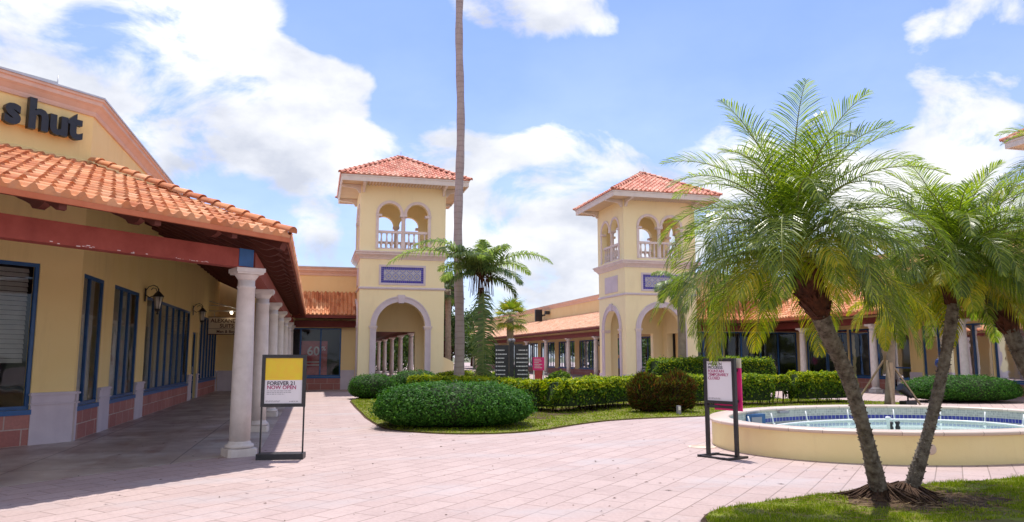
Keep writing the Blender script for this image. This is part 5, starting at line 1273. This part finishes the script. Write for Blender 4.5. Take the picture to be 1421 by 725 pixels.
# long old frond tips hanging low under the left crown
def props(parent, base, h, r_, n=3, a0=0.):
    for k in range(n):
        a = a0 + 2 * PI * k / n; mb = MB(); mb.tube([base + Vector((math.cos(a) * r_, math.sin(a) * r_, 0)), base + Vector((math.cos(a) * .1, math.sin(a) * .1, h))], .035, 4, sm=False); mb.build('prop', 'woodpost', parent)
def queen_palm(label, base, path, rad, crown, fr, seed, lw=.045, ll=.78, L=2.3, mats=('queen', 'rachis', 'hang'), name='queen_palm'):
    rnd = random.Random(seed); t = thing(name, label, 'palm tree', tuple(base))
    mb = MB(); pts = curve_pts([base] + path, 16); n = len(pts); rr = [rad * (1.1 - .35 * i / n) * rnd.uniform(.97, 1.03) for i in range(n)]; mb.tube(pts, rr, 12); mb.build('trunk', 'queentrunk', t)
    mb = MB(); cc = Vector(crown)
    for (az, el, l, dr, m) in fr: frond(mb, cc + Vector((0, 0, rnd.uniform(-.15, .1))), az, el, l, dr, 62, ll, lw, rnd, m, vee=.35, hang=.75, r0=.03, bare=.10, fwd=.35)
    mb.build('crown', list(mats), t)
    return t, rnd
bq = CD(668, 540, 29.5); bq.z = .03
cq = CD(668, 385, 29.5); az0 = -PS      # camera right direction azimuth
rt_ = -PS; lf_ = PI - PS; tow = -PI / 2 - PS
fr = [(rt_ + .05, R(52), 3.3, R(95), 0), (rt_ + .5, R(45), 2.6, R(95), 0), (lf_ - .1, R(46), 4.3, R(96), 0), (lf_ + .15, R(60), 3.3, R(95), 0), (lf_ + .5, R(62), 2.4, R(95), 0), (tow, R(60), 2.0, R(80), 0), (tow + .8, R(70), 2.0, R(70), 0), (tow - .8, R(60), 2.0, R(95), 0),
      (PI / 2, R(60), 2.4, R(80), 0), (PI / 2 + 1, R(50), 2.2, R(90), 0), (rt_ - .6, R(18), 2.0, R(80), 2), (rt_ + .2, R(0), 1.7, R(70), 2), (lf_ + .2, R(10), 1.5, R(80), 2), (tow + .3, R(85), 1.5, R(20), 0), (lf_ - .6, R(35), 2.3, R(90), 0), (rt_ - .3, R(75), 1.8, R(60), 0), (lf_ + .1, R(75), 1.9, R(70), 0)]
t, rnd = queen_palm('queen palm with one long hanging frond, propped by timber beside the tall trunk', bq, [CD(668, 470, 29.5), CD(668, 400, 29.5)], .15, cq, fr, 41)
mb = MB(); top = CD(670, 405, 29.1); bot = CD(672, 533, 28.9); pts = [top.lerp(bot, i / 12) + Vector((.05 * math.sin(i * .5), 0, 0)) for i in range(13)]; mb.tube(pts, .025, 4, 1, cap=False)
for k in range(110):
    f = (k + .5) / 110; q = top.lerp(bot, f); l = .78 * math.sin(PI * (.15 + .8 * f)) ** .6 * rnd.uniform(.8, 1.1)
    for sg in (-1, 1):
        d = Vector((math.cos(PS) * sg * rnd.uniform(.5, .95), -math.sin(PS) * sg * .6 + rnd.uniform(-.5, .1), -.25 + rnd.uniform(-.25, .25) - .0)).normalized(); d2 = (d + Vector((0, 0, -.9))).normalized(); w = Vector((0, 0, .022))
        a1 = q + d * l * .5; a2 = a1 + d2 * l * .5; mb.add([q - w, q + w, a1 + w, a1 - w, a2], [(0, 1, 2, 3), (3, 2, 4)], 0)
mb.build('hanging_frond', ['hang', 'rachis'], t)
mb = MB()
for k in range(60):
    a = rnd.uniform(0, 6.28); q = CD(663 + rnd.uniform(-4, 14), 372, 29.2); mb.tube([q, q + Vector((math.cos(a) * .2, math.sin(a) * .2, -.25)), q + Vector((math.cos(a) * .28, math.sin(a) * .28, -.55 - rnd.random() * .7))], .012, 4)
mb.build('seed_stalks', 'boots', t)
props(t, bq, 1.15, .95, 3, -PI / 2 - PS + .5)
mb = MB(); mb.lathe([(.2, .95), (.2, 1.2)], 10, tuple(bq)); mb.build('trunk_collar', 'woodpost', t)
# the tall bare trunk
rb = CD(636, 537, 31.5); rb.z = .0
t = thing('royal_palm', 'very tall palm with smooth grey trunk running out of the top of the picture', 'palm tree', tuple(rb)); rnd = random.Random(9)
tp = CD(639, -60, 31.5); tp.z = 20.5
pts = [rb.lerp(tp, i / 40) + Vector((.05 * math.sin(i * .35), .0, 0)) for i in range(41)]
mb = MB(); mb.tube(pts, [(.205 - .05 * i / 40 + (.05 * max(0, 1 - i / 4)) + .012 * math.sin(i * 1.7)) for i in range(41)], 16); mb.build('trunk', 'royal', t)
mb = MB()
for i in range(16): frond(mb, pts[-1], i * 2.4, R(75 - 4 * i), 2.6, R(75), 40, .6, .045, rnd, 0, hang=.5, r0=.03)
mb.build('crown', ['queen', 'rachis'], t)

def fan_palm(label, base, crown, seed, n=26, pl=.75, r_=.62, rad=.13, mats=('fan', 'rachis'), group=None, cat='palm tree'):
    rnd = random.Random(seed); t = thing('fan_palm', label, cat, tuple(base), 0, group); base = Vector(base); crown = Vector(crown)
    mb = MB(); pts = [base.lerp(crown, i / 10) for i in range(11)]; rr = [rad * rnd.uniform(.9, 1.1) for _ in pts]; mb.tube(pts, rr, 10); knobs(mb, pts, rr, rnd, 10, .09, .05, up=1.0); mb.build('trunk', 'queentrunk', t)
    mb = MB()
    for i in range(n):
        f = i / n; az = i * 2.4 + rnd.uniform(-.3, .3); el = R(80) - R(125) * f; d = Vector((math.cos(az) * math.cos(el), math.sin(az) * math.cos(el), math.sin(el)))
        q = crown + d * pl * rnd.uniform(.8, 1.1); q.z -= .12 * f; mb.tube([crown, q], .012, 4, 1, cap=False)
        nrm = (Vector((0, 0, 1)) - d * d.z); nrm = nrm.normalized() if nrm.length > .1 else Vector((1, 0, 0)); side = d.cross(nrm).normalized()
        for k in range(22):
            a = (k / 21 - .5) * R(230); dd = d * math.cos(a) + side * math.sin(a); l = r_ * (1 - .25 * abs(a) / 2) * rnd.uniform(.85, 1.1)
            w = (side * math.cos(a) - d * math.sin(a)) * .028; a1 = q + dd * l * .55; a2 = a1 + (dd + Vector((0, 0, -.55))).normalized() * l * .45
            mb.add([q - w * .3, q + w * .3, a1 + w, a1 - w, a2], [(0, 1, 2, 3), (3, 2, 4)], 0)
    mb.build('crown', list(mats), t); return t
b_ = CD(708, 500, 38); b_.z = 0; fan_palm('small fan palm with stubby trunk and yellowing leaves behind the directory sign', b_, CD(708, 440, 38), 51, 24, .62, .72, .17)
# second thin palm beside the right tower
b_ = CD(945, 500, 31); b_.z = 0
cb = CD(938, 395, 31)
fr2 = [(i * 2.4, R(70 - 12 * i), 1.2, R(95), 0 if i < 5 else 2) for i in range(8)]
queen_palm('slim grey palm in front of the right tower behind the clipped hedge', b_, [CD(946, 450, 31), cb], .17, cb, fr2, 52, .035, .5, mats=('queen', 'rachis', 'hang'))
# propped young palm behind the fountain
b_ = CD(1234, 560, 25.2); b_.z = .02; cb = CD(1238, 420, 25.2)
fr3 = [(i * 2.4, R(75 - 9 * i), 1.8, R(80), 2 if i > 5 else 0) for i in range(13)]
t, rnd = queen_palm('young palm with timber props standing behind the fountain', b_, [CD(1236, 500, 25.2), cb], .14, cb, fr3, 53, .03, .45, mats=('date', 'rachis', 'dateold'))
props(t, b_, 1.5, 1.15, 3, -PS + .15)
mb = MB(); mb.obox((b_.x - .12, b_.y - .25), (1, 0), .12, .05, 0, 1.45); mb.build('stake', 'woodpost', t)

# clipped shrubs -----------------------------------------------------
def leafcloud(mb, n, fn, size, rnd, mi=0, flat=.5, spiky=False):
    for _ in range(n):
        if spiky:      # long pointed leaves that stand out and up
            p, nr = fn(rnd); p = Vector(p); d = (Vector(nr) * .8 + Vector((rnd.gauss(0, .5), rnd.gauss(0, .5), rnd.uniform(.2, 1.3)))).normalized(); s = size * rnd.uniform(.9, 2.2)
            w = d.cross(Vector((rnd.gauss(0, 1), rnd.gauss(0, 1), rnd.gauss(0, 1)))).normalized() * size * .22
            mb.add([p - d * s * .3, p + w + d * s * .3, p + d * s, p - w + d * s * .3], [(0, 1, 2, 3)], mi); continue
        p, nr = fn(rnd); d = (Vector(nr) + Vector((rnd.gauss(0, 1), rnd.gauss(0, 1), rnd.gauss(0, 1) + .2)) * flat).normalized()
        u = d.orthogonal().normalized(); v = d.cross(u); a = rnd.uniform(0, 6.28); u, v = u * math.cos(a) + v * math.sin(a), v * math.cos(a) - u * math.sin(a); s = size * rnd.uniform(.6, 1.3)
        p = Vector(p); mb.add([p - u * s, p + v * s * .45 - u * s * .1 + d * s * .12, p + u * s, p - v * s * .45 - u * s * .1 + d * s * .12], [(0, 1, 2, 3)], mi)
def clip_bush(label, c_, rx, ry, h, n, size, mats=('bush', 'core'), seed=1, rz=0, ex=2.6, name='clipped_shrub', cat='shrub', group=None, rough=.04, topmat=None, spiky=False):
    rnd = random.Random(seed); t = thing(name, label, cat, tuple(c_), rz, group)
    def surf(a, e):     # superellipsoid whose lower part tucks in at the ground
        ca, sa, ce, se = math.cos(a), math.sin(a), math.cos(e), math.sin(e)
        sp = lambda v, p: math.copysign(abs(v) ** p, v)
        x = rx * sp(ca, 2 / ex) * sp(ce, 2 / ex); y = ry * sp(sa, 2 / ex) * sp(ce, 2 / ex); z = sp(se, 2 / 2.3)
        z = h * (.42 + .58 * z) if z > 0 else h * .42 * (1 + z * .97)
        k = 1 + rough * mnoise.noise(Vector((x * 2.2 + seed, y * 2.2, z * 3)))
        return Vector((x * k, y * k, z * (1 + rough * .8 * mnoise.noise(Vector((x * 1.5, y * 1.5 + seed, 0))))))
    mb = MB(); na, ne = 40, 16; vs = [surf(2 * PI * i / na, -PI / 2 + PI * j / ne) * .93 for j in range(ne + 1) for i in range(na)]
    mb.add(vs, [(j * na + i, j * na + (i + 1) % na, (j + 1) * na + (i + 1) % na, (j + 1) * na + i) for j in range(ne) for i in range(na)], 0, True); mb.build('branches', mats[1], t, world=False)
    def fn(r_):
        a = r_.uniform(0, 2 * PI); e = math.asin(r_.uniform(-.75, 1)); p = surf(a, e); q = surf(a + .02, e); w = surf(a, e + .02); nr = (q - p).cross(w - p); nr = nr.normalized() if nr.length > 1e-7 else Vector((0, 0, 1))
        p = p * r_.uniform(.93, 1.0) if r_.random() < .93 else p * r_.uniform(1, 1.06); return p, nr
    mb = MB(); leafcloud(mb, n, fn, size, rnd, spiky=spiky); mb.build('foliage', mats[0], t, world=False); return t
clip_bush('large dome shrub, clipped, at the tip of the lawn in front of the tall trunk', (3.28, 18.0, .0), 1.88, 1.4, 1.06, 24000, .036, seed=61, rz=-PS * .8, ex=2.8)
clip_bush('round clipped shrub at the foot of the left tower, nearest the 60 shop', (2.25, 30.3, 0), .92, .9, .98, 5000, .035, seed=62)
clip_bush('low domed shrub between the big foreground shrub and the left tower arch', (4.0, 31.0, 0), 1.05, .95, 1.12, 6000, .035, seed=63, rough=.06)
clip_bush('low dark mound of shrub behind the first clipped shrubs', (4.5, 27.0, 0), 1.1, .9, .72, 4500, .035, seed=64)
clip_bush('wide clipped shrub with small pale flowers behind the fountain on the right', (23.1, 22.9, 0), 2.05, 1.3, .98, 16000, .035, seed=65, rz=-PS, ex=2.5)
clip_bush('bronze red shrub in front of the hedge beside the path light', (9.62, 20.75, 0), .58, .5, 1.05, 6500, .07, ('redleaf', 'corered'), 66, ex=2.1, rough=.3, spiky=True)
clip_bush('second bronze red shrub touching the first in front of the hedge', (10.4, 20.7, 0), .60, .5, 1.16, 6500, .07, ('redleaf', 'corered'), 67, ex=2.1, rough=.3, spiky=True)

def hedge(label, path, w, h, n, size, seed, mats=('hedge', 'core', 'hedgeyellow'), stems=True, zb=.12, yel=.6, rough=.17, cat='hedge'):
    rnd = random.Random(seed); P = [Vector((p[0], p[1], 0)) for p in path]; t = thing('hedge', label, cat, tuple(P[0]))
    pts = curve_pts(P, 8 * (len(P) - 1)); cum = [0]
    for a, b_ in zip(pts, pts[1:]): cum.append(cum[-1] + (b_ - a).length)
    L = cum[-1]
    def fr(s):
        for i in range(len(pts) - 1):
            if s <= cum[i + 1] + 1e-6: break
        f = (s - cum[i]) / max(1e-6, cum[i + 1] - cum[i]); d = (pts[i + 1] - pts[i]).normalized(); return pts[i].lerp(pts[i + 1], f), d, Vector((-d.y, d.x, 0))
    # rounded cross-section, angle 0..1 from one foot over the top to the other foot
    def sec(q, s):
        hh = h * (1 + rough * .45 * mnoise.noise(Vector((s * .9, seed, 0)))); ww = w * (1 + rough * mnoise.noise(Vector((s * .7, seed, 3))))
        a = PI * q; x = -math.copysign(abs(math.cos(a)) ** .35, math.cos(a)) * ww / 2; z = zb + (hh - zb) * abs(math.sin(a)) ** .4
        end = min(1, (s / .35)) if s < .35 else min(1, (L - s) / .35); end = max(0, end) ** .4
        return x * end, zb + (z - zb) * end
    def surf(q, s):
        c_, d, sd_ = fr(s); x, z = sec(q, s); p = c_ + sd_ * x; p.z = z; k = rough * .35 * mnoise.noise(Vector((p.x * 2.5, p.y * 2.5, z * 3))); p += sd_ * k * (1 if x > 0 else -1); p.z += k * (z - zb); return p
    mb = MB(); na = max(4, int(L / .35)); nq = 12; vs = []
    for i in range(na + 1):
        s = L * i / na; c_, d, sd_ = fr(s)
        for q in range(nq + 1):
            p = surf(q / nq, s); m = Vector((c_.x, c_.y, (h + zb) / 2)); vs.append(m.lerp(p, .86))
    fs = [(i * (nq + 1) + q, (i + 1) * (nq + 1) + q, (i + 1) * (nq + 1) + q + 1, i * (nq + 1) + q + 1) for i in range(na) for q in range(nq)] + [tuple(range(nq + 1)), tuple(range(na * (nq + 1), (na + 1) * (nq + 1)))[::-1]]
    fs += [(i * (nq + 1), i * (nq + 1) + nq, (i + 1) * (nq + 1) + nq, (i + 1) * (nq + 1)) for i in range(na)]
    mb.add(vs, fs); mb.build('branches', mats[1], t)
    mg, my = MB(), MB()
    for _ in range(n):
        s = rnd.uniform(0, L); q = rnd.random(); q = q if rnd.random() < .65 else rnd.uniform(.25, .75); p = surf(q, s); c_, d, sd_ = fr(s); m = Vector((c_.x, c_.y, h * .5)); nr = (p - m).normalized(); p = m.lerp(p, rnd.uniform(.86, 1.04) if rnd.random() < .95 else rnd.uniform(1.04, 1.14))
        if .2 < q < .8 and rnd.random() < .5: nr = Vector((0, 0, 1))
        tgt = my if (p.z > h * .72 and rnd.random() < yel) or rnd.random() < .06 else mg  # yellow leaves go mostly into the upper part of the hedge
        leafcloud(tgt, 1, lambda r_: (p, nr), size, rnd, flat=.55)
    fo = mg.build('foliage', mats[0], t); my.build('yellow_foliage', mats[2], t)
    if stems:
        mb = MB(); s = .2
        while s < L:
            c_, d, sd_ = fr(s)
            for _ in range(3):
                a = c_ + sd_ * rnd.uniform(-w * .3, w * .3) + d * rnd.uniform(-.1, .1); b2 = a + Vector((rnd.uniform(-.15, .15), rnd.uniform(-.15, .15), zb + .35)); mb.tube([a, b2], .012, 4)
            s += rnd.uniform(.3, .55)
        mb.build('stems', 'boots', t)['kind'] = 'stuff'
    return t
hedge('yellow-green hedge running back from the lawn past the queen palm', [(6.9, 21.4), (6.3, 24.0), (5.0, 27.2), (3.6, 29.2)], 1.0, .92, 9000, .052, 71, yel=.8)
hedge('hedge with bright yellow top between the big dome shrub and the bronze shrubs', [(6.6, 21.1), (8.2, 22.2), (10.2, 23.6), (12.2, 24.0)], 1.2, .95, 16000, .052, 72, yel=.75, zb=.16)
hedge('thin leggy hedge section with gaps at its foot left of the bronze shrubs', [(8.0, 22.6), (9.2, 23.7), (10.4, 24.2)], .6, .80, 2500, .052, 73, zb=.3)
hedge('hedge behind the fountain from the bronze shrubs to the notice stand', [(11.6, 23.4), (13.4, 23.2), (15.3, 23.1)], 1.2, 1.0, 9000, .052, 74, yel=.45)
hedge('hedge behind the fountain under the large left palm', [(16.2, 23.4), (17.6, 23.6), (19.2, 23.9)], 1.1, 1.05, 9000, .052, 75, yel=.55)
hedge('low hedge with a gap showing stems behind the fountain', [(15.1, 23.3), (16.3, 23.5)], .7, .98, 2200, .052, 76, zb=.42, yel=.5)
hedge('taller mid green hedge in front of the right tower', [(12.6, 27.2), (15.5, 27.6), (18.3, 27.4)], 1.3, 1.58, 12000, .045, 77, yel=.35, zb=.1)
hedge('hedge across the lane in front of the far arcade, left part', [(8.9, 33.0), (6.9, 34.5), (5.8, 36.0)], 1.0, .95, 4500, .045, 78, yel=.6)
clip_bush('leafy green bush behind the directory sign', (8.0, 31.5, 0), .9, .7, .95, 2800, .05, ('hedge', 'core'), 79, rough=.25)
clip_bush('small leafy bush beside the pink sign', (10.3, 31.6, 0), .6, .5, 1.0, 1600, .06, ('hedge', 'core'), 80, rough=.3)
clip_bush('small leafy bush left of the pink sign', (8.75, 32.4, 0), .5, .5, 1.1, 1500, .06, ('hedge', 'core'), 81, rough=.3)
clip_bush('low planting with yellow-green leaves along the right tower foot', (14.2, 31.2, 0), 1.8, .8, .75, 3000, .05, ('hedgeyellow', 'core'), 82, rough=.25)

# trees ---------------------------------------------------------------
def tree(label, base, h, r_, seed, n=6000, size=.16, mats=('tree', 'boots'), cz=.6, clumps=14, group='trees behind the arcades'):
    rnd = random.Random(seed); b0 = Vector(base); t = thing('tree', label, 'tree', tuple(base), 0, group)
    mb = MB(); mb.tube([b0, b0 + Vector((.1, 0, h * .35)), b0 + Vector((.0, .1, h * .75))], [h * .03, h * .022, h * .01], 8); cl = []
    for i in range(clumps):
        a = rnd.uniform(0, 6.28); e = rnd.uniform(-.7, 1.4); rr = r_ * rnd.uniform(.35, .85); p = b0 + Vector((math.cos(a) * math.cos(e) * rr, math.sin(a) * math.cos(e) * rr, h * cz + math.sin(e) * h * (1 - cz) * .75)); cl.append((p, r_ * rnd.uniform(.28, .5)))
        mb.tube([b0 + Vector((0, 0, h * .3)), p], [h * .012, h * .004], 5)
    mb.build('trunk', mats[1], t)
    mb = MB()
    def fn(r2):
        p, q = rnd.choice(cl); d = Vector((r2.gauss(0, 1), r2.gauss(0, 1), r2.gauss(0, .8))).normalized(); return p + d * q * r2.uniform(.5, 1.05), d
    leafcloud(mb, n, fn, size, rnd, flat=.8); mb.build('crown', mats[0], t); return t
p = CD(618, 460, 58); tree('dark tall tree just right of the left tower, behind the tall trunk', (p.x, p.y, 0), 7.6, 1.7, 91, 7000, .13, clumps=16)
p = CD(655, 480, 130); tree('rounded green tree at the far end of the lane', (p.x, p.y, 0), 9.5, 4.5, 92, 6000, .25)
p = CD(600, 480, 95); tree('broad green tree far behind the left tower', (p.x, p.y, 0), 7.5, 5, 93, 6000, .25)
p = CD(540, 480, 90); tree('green tree seen between the rear arcade columns, left', (p.x, p.y, 0), 6.5, 5.5, 94, 6000, .22, cz=.4)
p = CD(570, 480, 80); tree('green tree seen between the rear arcade columns, right', (p.x, p.y, 0), 6.0, 4.5, 95, 6000, .2, cz=.4)
p = CD(626, 480, 88); tree('low leafy tree beside the lane end', (p.x, p.y, 0), 5.5, 3.5, 96, 4000, .2, cz=.45)
b_ = CD(622, 500, 52); b_.z = 0; fan_palm('fan palm whose head shows between the left tower and the tall trunk', b_, CD(622, 402, 52), 97, 26, .8, .8, .2, ('tree', 'boots'))

# ------------------------------------------------------------------ PEOPLE (tiny, under the right tower)
def person(label, loc, rz, h, shirt, seed):
    t = thing('person', label, 'person', loc, rz)
    s = h / 1.7
    J = [(0, 0, .95), (0, 0, 1.15), (0, .0, 1.38), (0, 0, 1.50), (0, -.01, 1.62), (0, -.01, 1.70), (.10, 0, .90), (.11, -.05, .50), (.12, .02, .08), (.13, -.13, .03), (-.10, 0, .90), (-.10, .06, .50), (-.11, .12, .08), (-.12, -.03, .03),
         (.18, 0, 1.38), (.24, .02, 1.10), (.26, -.08, .86), (.26, -.12, .76), (-.18, 0, 1.38), (-.24, .03, 1.10), (-.25, -.05, .86), (-.25, -.09, .76)]
    E = [(0, 1), (1, 2), (2, 3), (3, 4), (4, 5), (0, 6), (6, 7), (7, 8), (8, 9), (0, 10), (10, 11), (11, 12), (12, 13), (2, 14), (14, 15), (15, 16), (16, 17), (2, 18), (18, 19), (19, 20), (20, 21)]
    Rd = [.14, .13, .14, .055, .10, .075, .095, .065, .045, .04, .095, .065, .045, .04, .065, .045, .035, .03, .065, .045, .035, .03]
    me = bpy.data.meshes.new('body'); me.from_pydata([tuple(c * s for c in j) for j in J], E, []); me.materials.append(M[shirt]); o = bpy.data.objects.new('body', me); COL.objects.link(o); o.parent = t
    m = o.modifiers.new('Skin', 'SKIN'); m2 = o.modifiers.new('Sub', 'SUBSURF'); m2.levels = 1; m2.render_levels = 1
    sv = me.skin_vertices[0].data if me.skin_vertices else None
    if sv is None:
        me.attributes.new
    for i, r_ in enumerate(Rd):
        if sv: sv[i].radius = (r_ * s, r_ * s); sv[i].use_root = (i == 0)
    mb = MB(); mb.lathe([(.0, -.115), (.07, -.09), (.1, -.01), (.085, .07), (.0, .115)], 12, (0, -.012 * s, 1.66 * s), cap=False); mb.build('head', 'skin', t, world=False)
    mb = MB(); mb.lathe([(.103, .0), (.1, .06), (.06, .115), (.0, .13)], 12, (0, .008, 1.66 * s), cap=False); mb.build('hair', 'hair', t, world=False)
    mb = MB(); mb.lathe([(.16, .50), (.175, .75), (.155, .98)], 12, (0, 0, 0)); mb.v = [(x * s, y * .75 * s, z * s) for x, y, z in mb.v]; mb.build('trousers', 'blackletter', t, world=False)
    return t
p = CD(857.5, 520, 43.5); person('person in a blue shirt standing under the right tower arch', (p.x, p.y, 0), .3, 1.68, 'shirtblue', 1)
p = CD(862.5, 520, 44.6); person('person in a red shirt standing behind the blue shirt under the right tower arch', (p.x, p.y, 0), -.5, 1.6, 'shirtred', 2)
